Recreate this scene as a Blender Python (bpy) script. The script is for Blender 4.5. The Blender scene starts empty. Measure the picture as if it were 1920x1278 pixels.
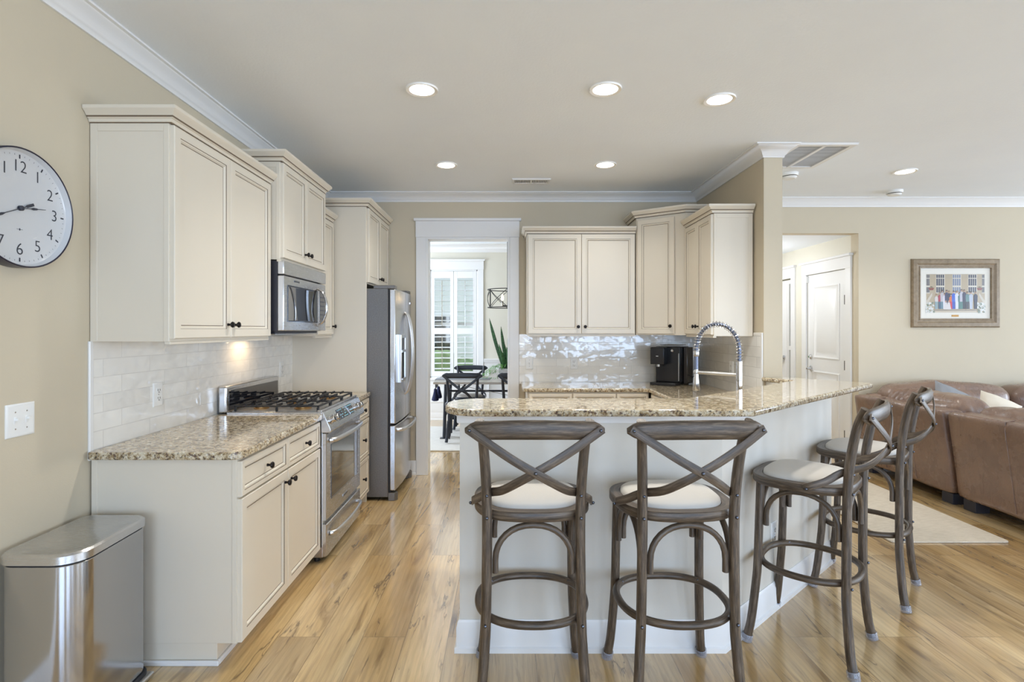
import bpy, bmesh, math, random
from mathutils import Vector, Matrix, noise
from math import sin, cos, pi, radians as R

SC = bpy.context.scene
COL = SC.collection
random.seed(7)

# ------------------------------------------------------------------ camera
cam_data = bpy.data.cameras.new('camera')
cam = bpy.data.objects.new('camera', cam_data); COL.objects.link(cam)
cam.location = (0, 0, 1.41); cam.rotation_euler = (R(90), 0, 0)
cam_data.sensor_width = 36; cam_data.lens = 36*1010/1920
cam_data.shift_x = (960-947)/1920; cam_data.shift_y = (617-639)/1920
cam_data.clip_start = 0.05; cam_data.clip_end = 200
SC.camera = cam
# ------------------------------------------------------------------ view / cycles
SC.view_settings.view_transform = 'Standard'; SC.view_settings.look = 'None'
SC.view_settings.gamma = 1.0; SC.view_settings.use_curve_mapping = False
SC.view_settings.exposure = 0.0
SC.cycles.use_denoising = True
SC.cycles.max_bounces = 10; SC.cycles.diffuse_bounces = 6; SC.cycles.glossy_bounces = 5
SC.cycles.transparent_max_bounces = 12; SC.cycles.caustics_reflective = False; SC.cycles.caustics_refractive = False
SC.cycles.sample_clamp_indirect = 6.0
# ------------------------------------------------------------------ world: overcast-bright sky
W = bpy.data.worlds.new('sky'); SC.world = W; W.use_nodes = True
wn = W.node_tree; wn.nodes.clear()
wo = wn.nodes.new('ShaderNodeOutputWorld'); wb = wn.nodes.new('ShaderNodeBackground')
wb.inputs[0].default_value = (0.80, 0.90, 1.0, 1); wb.inputs[1].default_value = 1.6
wn.links.new(wb.outputs[0], wo.inputs[0])

# ------------------------------------------------------------------ lights
def area(name, loc, rot, sx, sy, power, col=(1, 1, 1), spread=180):
    d = bpy.data.lights.new(name, 'AREA'); d.shape = 'RECTANGLE'; d.size = sx; d.size_y = sy
    d.energy = power; d.color = col; d.spread = R(spread)
    o = bpy.data.objects.new(name, d); COL.objects.link(o); o.location = loc; o.rotation_euler = rot
    return o
DAY = (0.51, 0.70, 1.0)
# daylight through the three windows behind the camera (lights stand outside the openings)
for wx in (-0.3, 2.6, 5.5):
    area('window_daylight', (wx, -4.15, 1.45), (R(90), 0, 0), 1.9, 2.2, 108, DAY)
# daylight through the living-room windows on the right
for wy in (-1.6, 1.4, 4.0):
    area('window_daylight', (8.75, wy, 1.45), (R(90), 0, R(90)), 1.7, 2.2, 125, (.70, .83, 1))
# dining room: side window out of view
area('window_daylight', (-3.05, 7.0, 1.5), (R(90), 0, R(-90)), 1.8, 2.0, 135, (.76, .86, 1))
# added point light with no fixture, brightens the hall
hl = bpy.data.lights.new('hall_fill_light', 'POINT'); hl.energy = 26; hl.color = (.95, .97, 1); hl.shadow_soft_size = .12
ho = bpy.data.objects.new('hall_fill_light', hl); COL.objects.link(ho); ho.location = (2.62, 6.5, 2.0)

# ------------------------------------------------------------------ node helpers
class NT:
    def __init__(s, name):
        s.m = bpy.data.materials.new(name); s.m.use_nodes = True
        s.t = s.m.node_tree; s.t.nodes.clear()
        s.out = s.t.nodes.new('ShaderNodeOutputMaterial')
        s.b = s.t.nodes.new('ShaderNodeBsdfPrincipled')
        s.t.links.new(s.b.outputs[0], s.out.inputs[0])
    def n(s, typ, ins=None, **kw):
        x = s.t.nodes.new('ShaderNode'+typ)
        for k, v in kw.items(): setattr(x, k, v)
        for k, v in (ins or {}).items(): s.set(x, k, v)
        return x
    def set(s, x, k, v):
        if hasattr(v, 'is_output'): s.t.links.new(v, x.inputs[k])
        else:
            i = x.inputs[k]
            if i.type == 'RGBA' and len(v) == 3: v = (*v, 1)
            i.default_value = v
    def p(s, **kw):
        names = dict(col='Base Color', rough='Roughness', metal='Metallic', normal='Normal', trans='Transmission Weight',
                     ior='IOR', emit='Emission Color', estr='Emission Strength', coat='Coat Weight', coatr='Coat Roughness',
                     alpha='Alpha', spec='Specular IOR Level', sheen='Sheen Weight', aniso='Anisotropic')
        for k, v in kw.items(): s.set(s.b, names[k], v)
        return s
    def obj(s): return s.n('TexCoord').outputs['Object']
    def geo(s): return s.n('NewGeometry').outputs['Position']
    def uv(s): return s.n('UVMap').outputs[0]
    def mapp(s, vec, scale=(1, 1, 1), rot=(0, 0, 0), loc=(0, 0, 0)):
        return s.n('Mapping', {'Vector': vec, 'Scale': scale, 'Rotation': rot, 'Location': loc}).outputs[0]
    def noise(s, vec, scale, detail=4, rough=.55, dist=0):
        return s.n('TexNoise', {'Vector': vec, 'Scale': scale, 'Detail': detail, 'Roughness': rough, 'Distortion': dist}).outputs[0]
    def ramp(s, fac, stops, interp='LINEAR'):
        x = s.n('ValToRGB', {'Fac': fac}); cr = x.color_ramp; cr.interpolation = interp
        while len(cr.elements) < len(stops): cr.elements.new(.5)
        for e, (pos, c) in zip(cr.elements, stops):
            e.position = pos; e.color = (*c, 1) if len(c) == 3 else c
        return x.outputs[0]
    def mix(s, fac, a, b, mode='MIX'):
        x = s.n('MixRGB', blend_type=mode); s.set(x, 0, fac); s.set(x, 1, a); s.set(x, 2, b); return x.outputs[0]
    def math(s, op, a, b=0.0, c=None):
        x = s.n('Math', operation=op); s.set(x, 0, a); s.set(x, 1, b)
        if c is not None: s.set(x, 2, c)
        return x.outputs[0]
    def bump(s, h, strength=.2, dist=.01, normal=None):
        d = {'Height': h, 'Strength': strength, 'Distance': dist}
        if normal is not None: d['Normal'] = normal
        return s.n('Bump', d).outputs[0]

def grey(v): return (v, v, v)
def simple(name, col, rough=.5, metal=0, bump=0, bscale=200, var=0, **kw):
    t = NT(name); t.p(rough=rough, metal=metal, **kw)
    v = t.obj()
    if var:
        f = t.noise(v, 3, 3)
        t.p(col=t.ramp(f, [(.3, tuple(c*(1-var) for c in col)), (.7, tuple(min(1, c*(1+var)) for c in col))]))
    else: t.p(col=col)
    if bump: t.p(normal=t.bump(t.noise(v, bscale, 3), bump, .002))
    return t.m

M = {}
M['wall'] = simple('beige_wall_paint', (.59, .52, .395), .7, bump=.15, bscale=180, var=.012)
M['ceil'] = simple('ceiling_paint', (.88, .93, 1.0), .85, bump=.55, bscale=70, var=.01)  # cool tint in the colour offsets warm light bounced onto the ceiling
M['trim'] = simple('white_trim_paint', (.80, .80, .80), .35)
M['cab'] = simple('cream_cabinet_lacquer', (.725, .665, .56), .33, var=.01)
M['glaze'] = simple('brown_glaze_line', (.17, .125, .085), .5)
M['dining_wall'] = simple('pale_cream_wall_paint', (.70, .67, .58), .7, bump=.1, bscale=180)
M['barwall'] = simple('light_greige_wall_paint', (.68, .65, .59), .6, bump=.1, bscale=180)
M['whitecloth'] = simple('white_plastic', (.82, .82, .80), .35)
M['bronze'] = simple('dark_bronze', (.022, .018, .017), .32, .85)
M['iron'] = simple('cast_iron', (.018, .018, .02), .45, .2, bump=.2, bscale=300)
M['black'] = simple('black_plastic', (.012, .012, .014), .22)
M['dark'] = simple('dark_void', (.01, .01, .01), .8)
M['mwside'] = simple('black_painted_steel', (.018, .018, .026), .4, bump=.1, bscale=400)
M['blackglass'] = simple('black_glass', (.012, .013, .018), .04, coat=.6)
M['ovenglass'] = simple('oven_door_glass', (.035, .030, .026), .05, coat=1.0)
M['chrome'] = simple('polished_chrome', (.72, .72, .74), .10, 1)
M['nickel'] = simple('brushed_nickel', (.62, .61, .60), .22, 1)
M['satin'] = simple('satin_steel_bar', (.66, .66, .67), .30, 1)
M['spring'] = simple('blue_grey_hose', (.16, .18, .24), .35, .6)
M['bolt'] = simple('dark_steel_bolt', (.12, .13, .16), .25, 1)
M['black_wood'] = simple('black_blue_painted_wood', (.016, .021, .034), .35)
M['concrete'] = simple('grey_concrete', (.30, .29, .28), .8, bump=.5, bscale=60, var=.15)
M['navy'] = simple('navy_yarn', (.008, .011, .05), .9, bump=.8, bscale=120)
M['greycloth'] = simple('grey_woven_cloth', (.25, .26, .28), .9, bump=.5, bscale=220, var=.12)
M['creamcloth'] = simple('cream_woven_cloth', (.72, .66, .56), .9, bump=.5, bscale=220, var=.06)
M['tabletop'] = simple('grey_oak_tabletop', (.42, .38, .34), .25, var=.12)
M['clockrim'] = simple('dark_navy_enamel', (.014, .011, .030), .3)
M['clockface'] = simple('white_clock_dial', (.58, .59, .605), .25, coat=.5)
M['clockink'] = simple('dark_clock_ink', (.03, .032, .045), .5)
M['mat_board'] = simple('white_mat_board', (.78, .76, .70), .7)
M['brass'] = simple('brass_plate', (.30, .17, .06), .4, .7)
M['sofafoot'] = simple('black_block_foot', (.02, .02, .03), .5)
M['grille_dark'] = simple('shaded_duct', (.05, .05, .05), .8)
M['hinge'] = simple('dark_hinge_metal', (.05, .045, .04), .35, .9)
M['tile_trim'] = simple('white_tile_edge', (.80, .79, .77), .2)
M['rimblack'] = simple('thin_black_metal', (.03, .03, .03), .4, .7)
M['gasket'] = simple('dark_rubber_gasket', (.015, .015, .02), .6)
M['bulb_glass'] = simple('clear_bulb', (1, .8, .55), .1, emit=(1, .72, .4), estr=9)
M['lamp_glow'] = simple('lit_lamp_diffuser', (1, .97, .92), .4, emit=(1, .95, .86), estr=9)
M['lamp_can'] = simple('white_lamp_reflector', (.9, .88, .84), .3)
M['grass'] = simple('lawn', (.22, .30, .14), .9, bump=.6, bscale=40, var=.3)
M['hedge'] = simple('hedge_leaf', (.26, .37, .17), .8, bump=1, bscale=25, var=.4)
M['siding'] = simple('pale_house_siding', (.86, .86, .87), .7)
M['roof'] = simple('blue_grey_roof', (.30, .36, .46), .8)

def m_stainless(name, base, rough, stretch):
    t = NT(name); v = t.obj()
    f = t.noise(t.mapp(v, stretch), 6, 4, .7)
    t.p(col=base, metal=1.0, rough=t.math('MULTIPLY_ADD', f, .14, rough-.07), normal=t.bump(f, .035, .002))
    return t.m
M['steel'] = m_stainless('brushed_stainless_steel', (.60, .60, .61), .22, (3, 3, 120))
M['steel_h'] = m_stainless('brushed_stainless_horizontal', (.62, .62, .63), .26, (3, 120, 120))
M['steel_bin'] = m_stainless('bright_bin_steel', (.47, .47, .48), .13, (140, 140, .6))
def m_fridge_side():
    t = NT('grey_textured_fridge_side'); v = t.obj()
    f = t.noise(v, 130, 4, .7)
    t.p(col=t.ramp(f, [(.3, (.13, .12, .112)), (.7, (.20, .19, .178))]), rough=.34, metal=.5, normal=t.bump(f, .5, .002))
    return t.m
M['fridge_side'] = m_fridge_side()

def m_floor():
    t = NT('oak_plank_floor')
    pos = t.geo()
    sx = t.n('SeparateXYZ', {0: pos})
    uvw = t.n('CombineXYZ', {0: sx.outputs[1], 1: sx.outputs[0], 2: 0.0}).outputs[0]
    br = t.n('TexBrick', {'Vector': t.mapp(uvw, loc=(.37, .065, 0)), 'Color1': grey(0), 'Color2': grey(1), 'Mortar': grey(.5), 'Scale': 1.0,
                          'Mortar Size': .0016, 'Mortar Smooth': .1, 'Bias': 0.0, 'Brick Width': 1.42, 'Row Height': .196})
    br.offset = .37; br.offset_frequency = 2; br.squash = 1
    rnd = br.outputs[0]; mort = br.outputs[1]
    off = t.n('CombineXYZ', {0: t.math('MULTIPLY', rnd, 17.3), 1: t.math('MULTIPLY', rnd, 9.1), 2: t.math('MULTIPLY', rnd, 31.7)}).outputs[0]
    q = t.n('VectorMath', {0: uvw, 1: off}, operation='ADD').outputs[0]
    kv = t.n('TexVoronoi', {'Vector': t.mapp(q, (1.5, 6.2, 1)), 'Scale': 1.0})
    kr = t.n('SeparateColor', {0: kv.outputs[1]}).outputs[0]
    kd = t.math('ADD', kv.outputs[0], t.math('MULTIPLY', t.math('SUBTRACT', t.noise(t.mapp(q, (9, 40, 1)), 1, 3), .5), .16))
    kmask = t.math('MULTIPLY', t.ramp(kd, [(.03, grey(1)), (.12, grey(.5)), (.30, grey(0))]), t.ramp(kr, [(.52, grey(0)), (.56, grey(1))]))
    grain = t.noise(t.mapp(q, (2.2, 34, 1)), 1.0, 6, .62, .6)
    fine = t.noise(t.mapp(q, (7, 170, 1)), 1.0, 4, .7)
    cath = t.n('TexWave', {'Vector': t.n('VectorMath', {0: t.mapp(q, (.9, 8.5, 1)), 1: t.n('CombineXYZ', {0: 0.0, 1: t.math('MULTIPLY', kmask, 1.2), 2: 0.0}).outputs[0]}, operation='ADD').outputs[0], 'Scale': 1.3, 'Distortion': 9.0, 'Detail': 3.0, 'Detail Scale': 1.1}, wave_type='BANDS', bands_direction='Y').outputs[1]
    broad = t.noise(t.mapp(q, (1.1, 5.5, 1)), 1.0, 3, .5)
    base = t.ramp(broad, [(.28, (.45, .29, .12)), (.5, (.645, .455, .225)), (.72, (.79, .605, .35))])
    c = t.mix(.55, base, t.ramp(grain, [(.30, grey(.62)), (.52, grey(.97)), (.75, grey(1.08))]), 'MULTIPLY')
    c = t.mix(.24, c, t.ramp(cath, [(.0, grey(.58)), (.5, grey(1.05))]), 'MULTIPLY')
    c = t.mix(.35, c, t.ramp(fine, [(.3, grey(.6)), (.6, grey(1.0))]), 'MULTIPLY')
    c = t.mix(t.math('MULTIPLY', kmask, .80), c, (.10, .055, .025))
    dk = t.ramp(t.noise(t.mapp(q, (1.6, 12, 1)), 1.0, 4, .6, 1.2), [(.56, grey(0)), (.70, grey(1))])
    c = t.mix(t.math('MULTIPLY', dk, .6), c, (.20, .115, .045))
    ck = t.n('TexVoronoi', {'Vector': t.n('VectorMath', {0: t.mapp(q, (.5, 6.0, 1)), 1: t.mix(.5, t.noise(t.mapp(q, (4, 20, 1)), 1, 3), grey(0))}, operation='ADD').outputs[0], 'Scale': 1.0}, feature='DISTANCE_TO_EDGE').outputs[0]
    ckm = t.math('MULTIPLY', t.ramp(ck, [(.0, grey(1)), (.022, grey(0))]), t.ramp(t.noise(t.mapp(q, (2.2, 9, 1)), 1.0, 2), [(.50, grey(0)), (.56, grey(1))]))
    c = t.mix(t.math('MULTIPLY', ckm, .75), c, (.085, .055, .04))
    tint = t.ramp(rnd, [(0, (.80, .79, .80)), (.35, (1.02, 1.0, .95)), (.7, (.92, .86, .76)), (1, (1.12, 1.10, 1.06))])
    c = t.mix(1.0, c, tint, 'MULTIPLY')
    c = t.mix(t.math('MULTIPLY', mort, .55), c, (.10, .065, .04))
    h = t.math('SUBTRACT', t.math('MULTIPLY', fine, .25), t.math('ADD', t.math('MULTIPLY', mort, 1.0), t.math('MULTIPLY', ckm, .8)))
    t.p(col=c, rough=t.math('MULTIPLY_ADD', grain, .12, .15), normal=t.bump(h, .25, .002), spec=.6, coat=1.0, coatr=.13)
    t.set(t.b, 'Coat IOR', 1.62)
    return t.m
M['floor'] = m_floor()

def m_granite():
    t = NT('speckled_granite'); v = t.geo()
    a = t.noise(v, 42, 6, .74, .3)
    b = t.noise(t.mapp(v, loc=(3.1, 7.7, 1.3)), 105, 4, .7)
    big = t.noise(t.mapp(v, loc=(9, 2, 4)), 10, 4, .6)
    vor = t.n('TexVoronoi', {'Vector': v, 'Scale': 120.0}).outputs[1]
    vs = t.n('SeparateColor', {0: vor}).outputs[0]
    c = t.ramp(a, [(.37, (.06, .042, .03)), (.42, (.27, .19, .10)), (.49, (.50, .41, .27)), (.57, (.68, .63, .51)), (.65, (.82, .81, .77))])
    c = t.mix(t.math('MULTIPLY', t.ramp(vs, [(.55, grey(0)), (.85, grey(1))]), .45), c, (.67, .62, .52))
    c = t.mix(t.ramp(b, [(.57, grey(0)), (.62, grey(.95))]), c, (.035, .03, .036))
    c = t.mix(t.math('MULTIPLY', t.ramp(vs, [(.06, grey(1)), (.12, grey(0))]), .8), c, (.10, .055, .05))
    c = t.mix(.30, c, t.ramp(big, [(.3, grey(.7)), (.7, grey(1.1))]), 'MULTIPLY')
    c = t.mix(1.0, c, (.97, .94, .88), 'MULTIPLY')
    t.p(col=c, rough=.07, coat=.3, coatr=.03)
    return t.m
M['granite'] = m_granite()

def m_tile(axis):
    t = NT('glossy_handmade_tile_'+axis); pos = t.geo(); s = t.n('SeparateXYZ', {0: pos})
    uvw = t.n('CombineXYZ', {0: s.outputs[1 if axis == 'left' or axis == 'right' else 0], 1: t.math('SUBTRACT', s.outputs[2], .9), 2: 0.0}).outputs[0]
    br = t.n('TexBrick', {'Vector': uvw, 'Color1': grey(0), 'Color2': grey(1), 'Mortar': grey(.5), 'Scale': 1.0, 'Mortar Size': .0018,
                          'Mortar Smooth': .4, 'Bias': 0.0, 'Brick Width': .305, 'Row Height': .0765})
    br.offset = .37
    rnd, mort = br.outputs[0], br.outputs[1]
    k = 1.0 if axis == 'left' else 1.07  # back and right tile colour lightened to offset shade under the cabinets
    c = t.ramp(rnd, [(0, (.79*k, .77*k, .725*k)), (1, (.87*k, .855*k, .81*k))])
    c = t.mix(mort, c, (.70, .68, .64))
    off = t.n('CombineXYZ', {0: t.math('MULTIPLY', rnd, 7.0), 1: t.math('MULTIPLY', rnd, 13.0), 2: 0.0}).outputs[0]
    q = t.n('VectorMath', {0: uvw, 1: off}, operation='ADD').outputs[0]
    wv = t.noise(t.mapp(q, (1, 1.5, 1)), 11, 3, .5, .4)
    h = t.math('SUBTRACT', t.math('MULTIPLY', wv, 1.0), t.math('MULTIPLY', mort, .5))
    t.p(col=c, rough=.12, normal=t.bump(h, .16, .010), coat=1.0, coatr=.03)
    wv2 = t.noise(t.mapp(q, (1, 1.4, 1)), 8, 1.2, .4, .3)
    t.set(t.b, 'Coat Normal', t.bump(t.math('SUBTRACT', wv2, t.math('MULTIPLY', mort, .15)), 1.0, .026 if axis == 'left' else .008)); t.set(t.b, 'Coat IOR', 1.6)
    return t.m
M['tile_left'] = m_tile('left'); M['tile_back'] = m_tile('back'); M['tile_right'] = m_tile('right')

def m_stoolwood():
    t = NT('weathered_grey_brown_oak'); uv = t.uv()
    o = t.noise(t.obj(), 5, 3)
    g = t.noise(t.mapp(uv, (9, 90, 1)), 1, 5, .65, .4)
    f = t.noise(t.mapp(uv, (20, 420, 1)), 1, 3, .7)
    c = t.ramp(g, [(.3, (.036, .025, .017)), (.5, (.095, .068, .046)), (.68, (.185, .142, .102))])
    c = t.mix(.65, c, t.ramp(f, [(.32, grey(.35)), (.58, grey(1.12))]), 'MULTIPLY')
    c = t.mix(.4, c, t.ramp(o, [(.3, (.75, .78, .82)), (.7, (1.15, 1.05, .95))]), 'MULTIPLY')
    t.p(col=c, rough=.38, normal=t.bump(f, .25, .001))
    return t.m
M['stoolwood'] = m_stoolwood()
def m_weave(name, ca, cb, scale=420, rough=.9, bump=.5):
    t = NT(name); v = t.obj()
    w = t.n('TexChecker', {'Vector': v, 'Scale': float(scale)}).outputs[1]
    n = t.noise(v, 6, 4)
    c = t.mix(n, ca, cb)
    t.p(col=t.mix(.12, c, t.mix(w, grey(.7), grey(1)), 'MULTIPLY'), rough=rough, normal=t.bump(t.noise(v, scale, 2), bump, .001), sheen=.15)
    return t.m
M['linen'] = m_weave('natural_linen', (.56, .52, .47), (.64, .61, .56))
def m_rug(name, ca, cb, sx, sy):
    t = NT(name); v = t.geo()
    n = t.noise(t.mapp(v, (sx, sy, 1)), 1, 5, .7)
    c = t.ramp(n, [(.35, ca), (.65, cb)])
    t.p(col=c, rough=.95, normal=t.bump(n, .8, .006))
    return t.m
M['runner'] = m_rug('ribbed_oatmeal_rug', (.63, .555, .44), (.85, .77, .65), 14, 120)
M['dining_rug'] = m_rug('pale_woven_rug', (.56, .54, .50), (.72, .70, .66), 10, 60)
def m_leather():
    t = NT('brown_leather'); v = t.obj()
    n = t.noise(v, 4, 4, .6); f = t.noise(v, 170, 3, .6); w = t.noise(t.mapp(v, (1, 1, .35)), 14, 4, .6)
    c = t.ramp(n, [(.25, (.165, .102, .078)), (.5, (.21, .132, .097)), (.75, (.27, .168, .115))])
    cr = t.noise(t.mapp(v, (3, 3, .8)), 5, 5, .65, 1.6)
    crm = t.ramp(t.math('ABSOLUTE', t.math('SUBTRACT', cr, .5)), [(0, grey(0)), (.05, grey(1))])
    c = t.mix(.08, c, t.mix(.5, crm, t.noise(v, 9, 4, .6)), 'MULTIPLY')
    h = t.math('ADD', t.math('ADD', t.math('MULTIPLY', f, .2), t.math('MULTIPLY', w, .9)), t.math('MULTIPLY', crm, .25))
    t.p(col=c, rough=t.math('MULTIPLY_ADD', n, .15, .20), normal=t.bump(h, .35, .010), coat=.25, coatr=.2)
    return t.m
M['leather'] = m_leather()
def m_clear(name, col, rough, ior=1.45):
    t = NT(name); t.p(col=col, rough=rough, trans=1.0, ior=ior); return t.m
def m_cap():
    t = NT('clear_plastic_cap'); t.p(col=(.42, .44, .52), rough=.12, alpha=.42, spec=.9); return t.m
M['clear_cap'] = m_cap()
def m_pane():
    t = NT('window_glass')
    tr = t.n('BsdfTransparent', {0: (.96, .98, .98)}); gl = t.n('BsdfGlossy', {1: .02})
    mx = t.n('MixShader', {0: .06, 1: tr.outputs[0], 2: gl.outputs[0]})
    t.t.links.new(mx.outputs[0], t.out.inputs[0]); return t.m
M['pane'] = m_pane()
def m_leaf(name, a, b):
    t = NT(name); v = t.obj()
    n = t.noise(t.mapp(v, (20, 20, 60)), 1, 3)
    t.p(col=t.ramp(n, [(.35, a), (.65, b)]), rough=.4); return t.m
M['snakeleaf'] = m_leaf('snake_plant_leaf', (.012, .06, .022), (.05, .15, .05))
M['fernleaf'] = m_leaf('bright_trailing_leaf', (.05, .20, .03), (.14, .34, .06))
def m_frame():
    t = NT('taupe_wood_frame'); v = t.obj(); n = t.noise(t.mapp(v, (25, 25, 25)), 1, 5, .7)
    t.p(col=t.ramp(n, [(.3, (.20, .145, .085)), (.7, (.34, .26, .17))]), rough=.45); return t.m
M['frame'] = m_frame()
def m_display():
    t = NT('lit_range_display')
    t.p(col=(.02, .02, .035), rough=.08, coat=.5); return t.m
M['display'] = m_display()

# ------------------------------------------------------------------ mesh builder
class MB:
    def __init__(s):
        s.v = []; s.f = []; s.mi = []; s.uv = []; s.M = Matrix.Identity(4); s.cur = 0
    def add(s, vs, fs, uvs=None, mi=None):
        b = len(s.v); s.v += [s.M @ Vector(p) for p in vs]
        for k, f in enumerate(fs):
            s.f.append([b+i for i in f]); s.mi.append(s.cur if mi is None else (mi[k] if isinstance(mi, list) else mi))
            s.uv.append(uvs[k] if uvs else None)
        return s
    def box(s, x0, y0, z0, x1, y1, z1):
        x0, x1 = min(x0, x1), max(x0, x1); y0, y1 = min(y0, y1), max(y0, y1); z0, z1 = min(z0, z1), max(z0, z1)
        v = [(x, y, z) for z in (z0, z1) for y in (y0, y1) for x in (x0, x1)]
        return s.add(v, [(0, 2, 3, 1), (4, 5, 7, 6), (0, 1, 5, 4), (2, 6, 7, 3), (0, 4, 6, 2), (1, 3, 7, 5)])
    def prism(s, poly, z0, z1):
        n = len(poly)
        v = [(x, y, z0) for x, y in poly]+[(x, y, z1) for x, y in poly]
        f = [tuple(range(n-1, -1, -1)), tuple(range(n, 2*n))]+[(i, (i+1) % n, n+(i+1) % n, n+i) for i in range(n)]
        return s.add(v, f)
    def tube(s, pts, r, n=10, closed=False, sect=None, up=None, caps=True):
        P = [Vector(p) for p in pts]; N = len(P)
        rs = r if isinstance(r, (list, tuple)) else [r]*N
        T = []
        for i in range(N):
            if closed: d = P[(i+1) % N]-P[i-1]
            else: d = P[min(i+1, N-1)]-P[max(i-1, 0)]
            T.append(d.normalized())
        if sect is None:
            sect = [(cos(2*pi*k/n), sin(2*pi*k/n)) for k in range(n)]
        n = len(sect)
        frames = []
        if up is None:
            a = Vector((0, 0, 1)) if abs(T[0].z) < .9 else Vector((1, 0, 0))
            nr = (a-T[0]*a.dot(T[0])).normalized()
            for i in range(N):
                nr = (nr-T[i]*nr.dot(T[i])).normalized(); frames.append((T[i].cross(nr), nr))
        else:
            for i in range(N):
                u = Vector(up[i] if isinstance(up, list) else up); sd = T[i].cross(u).normalized(); frames.append((sd, sd.cross(T[i])))
        vs = []; L = 0; ls = []
        for i in range(N):
            if i: L += (P[i]-P[i-1]).length
            ls.append(L); sd, nr = frames[i]
            for a, b in sect: vs.append(P[i]+sd*a*rs[i]+nr*b*rs[i])
        per = [0]
        mr = max(rs)
        for k in range(n):
            a, b = sect[k], sect[(k+1) % n]; per.append(per[-1]+math.hypot(b[0]-a[0], b[1]-a[1])*mr)
        fs = []; uv = []
        Lc = L+(P[0]-P[-1]).length
        ou, ov = random.random()*5, random.random()*5
        for i in range(N if closed else N-1):
            j = (i+1) % N; u0 = ls[i]; u1 = ls[j] if j else Lc
            for k in range(n):
                fs.append((i*n+k, i*n+(k+1) % n, j*n+(k+1) % n, j*n+k))
                uv.append([(u0+ou, per[k]+ov), (u0+ou, per[k+1]+ov), (u1+ou, per[k+1]+ov), (u1+ou, per[k]+ov)])
        if not closed and caps:
            fs.append(tuple(range(n-1, -1, -1))); uv.append([(ou+sect[k][0]*mr, ov+sect[k][1]*mr) for k in range(n-1, -1, -1)])
            fs.append(tuple((N-1)*n+k for k in range(n))); uv.append([(ou+sect[k][0]*mr, ov+sect[k][1]*mr) for k in range(n)])
        return s.add(vs, fs, uv)
    def cyl(s, p0, p1, r, n=16, r2=None): return s.tube([p0, p1], [r, r if r2 is None else r2], n)
    def lathe(s, prof, o=(0, 0, 0), ax=(0, 0, 1), n=20, ring=False):
        ax = Vector(ax).normalized(); a = Vector((1, 0, 0)) if abs(ax.x) < .9 else Vector((0, 1, 0))
        e1 = (a-ax*a.dot(ax)).normalized(); e2 = ax.cross(e1); o = Vector(o)
        vs = []; fs = []; K = len(prof)
        for r, z in prof:
            for k in range(n):
                t = 2*pi*k/n; vs.append(o+ax*z+(e1*cos(t)+e2*sin(t))*max(r, 1e-5))
        for i in range(K if ring else K-1):
            j = (i+1) % K
            for k in range(n): fs.append((i*n+k, i*n+(k+1) % n, j*n+(k+1) % n, j*n+k))
        if ring: return s.add(vs, fs)
        fs.append(tuple(range(n-1, -1, -1))); fs.append(tuple((K-1)*n+k for k in range(n)))
        return s.add(vs, fs)
    def sphere(s, c, r, n=12):
        K = max(4, n//2)
        return s.lathe([(r*sin(pi*i/K), -r*cos(pi*i/K)) for i in range(K+1)], c, (0, 0, 1), n)
    def sweep(s, prof, path, closed=False, side=1):
        P = [Vector((p[0], p[1], 0)) for p in path]; N = len(P); zs = [p[2] if len(p) > 2 else 0 for p in path]
        vs = []; K = len(prof)
        nrm = []
        for i in range(N if closed else N-1):
            d = (P[(i+1) % N]-P[i]).normalized(); nrm.append(Vector((d.y, -d.x, 0))*side)
        for i in range(N):
            if closed: a, b = nrm[i-1], nrm[i]
            else: a, b = nrm[max(i-1, 0)], nrm[min(i, N-2)]
            m = (a+b)/(1+a.dot(b))
            for o, z in prof: vs.append(P[i]+m*o+Vector((0, 0, z+zs[i])))
        fs = []
        for i in range(N if closed else N-1):
            j = (i+1) % N
            for k in range(K): fs.append((i*K+k, i*K+(k+1) % K, j*K+(k+1) % K, j*K+k))
        if not closed: fs.append(tuple(range(K-1, -1, -1))); fs.append(tuple((N-1)*K+k for k in range(K)))
        return s.add(vs, fs)
    def rings(s, o, u, v, n, w, h, rs, mis=None, back=True):
        """nested rectangles: rs = [(inset, depth)]"""
        o, u, v, n = map(Vector, (o, u, v, n)); vs = []
        for i, d in rs:
            for a, b in ((i, i), (w-i, i), (w-i, h-i), (i, h-i)): vs.append(o+u*a+v*b+n*d)
        fs = []; mi = []
        for k in range(len(rs)-1):
            for q in range(4):
                fs.append((k*4+q, k*4+(q+1) % 4, (k+1)*4+(q+1) % 4, (k+1)*4+q)); mi.append(mis[k] if mis else 0)
        e = (len(rs)-1)*4; fs.append((e, e+1, e+2, e+3)); mi.append(mis[-1] if mis else 0)
        if back: fs.append((3, 2, 1, 0)); mi.append(0)
        return s.add(vs, fs, None, mi)
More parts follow.
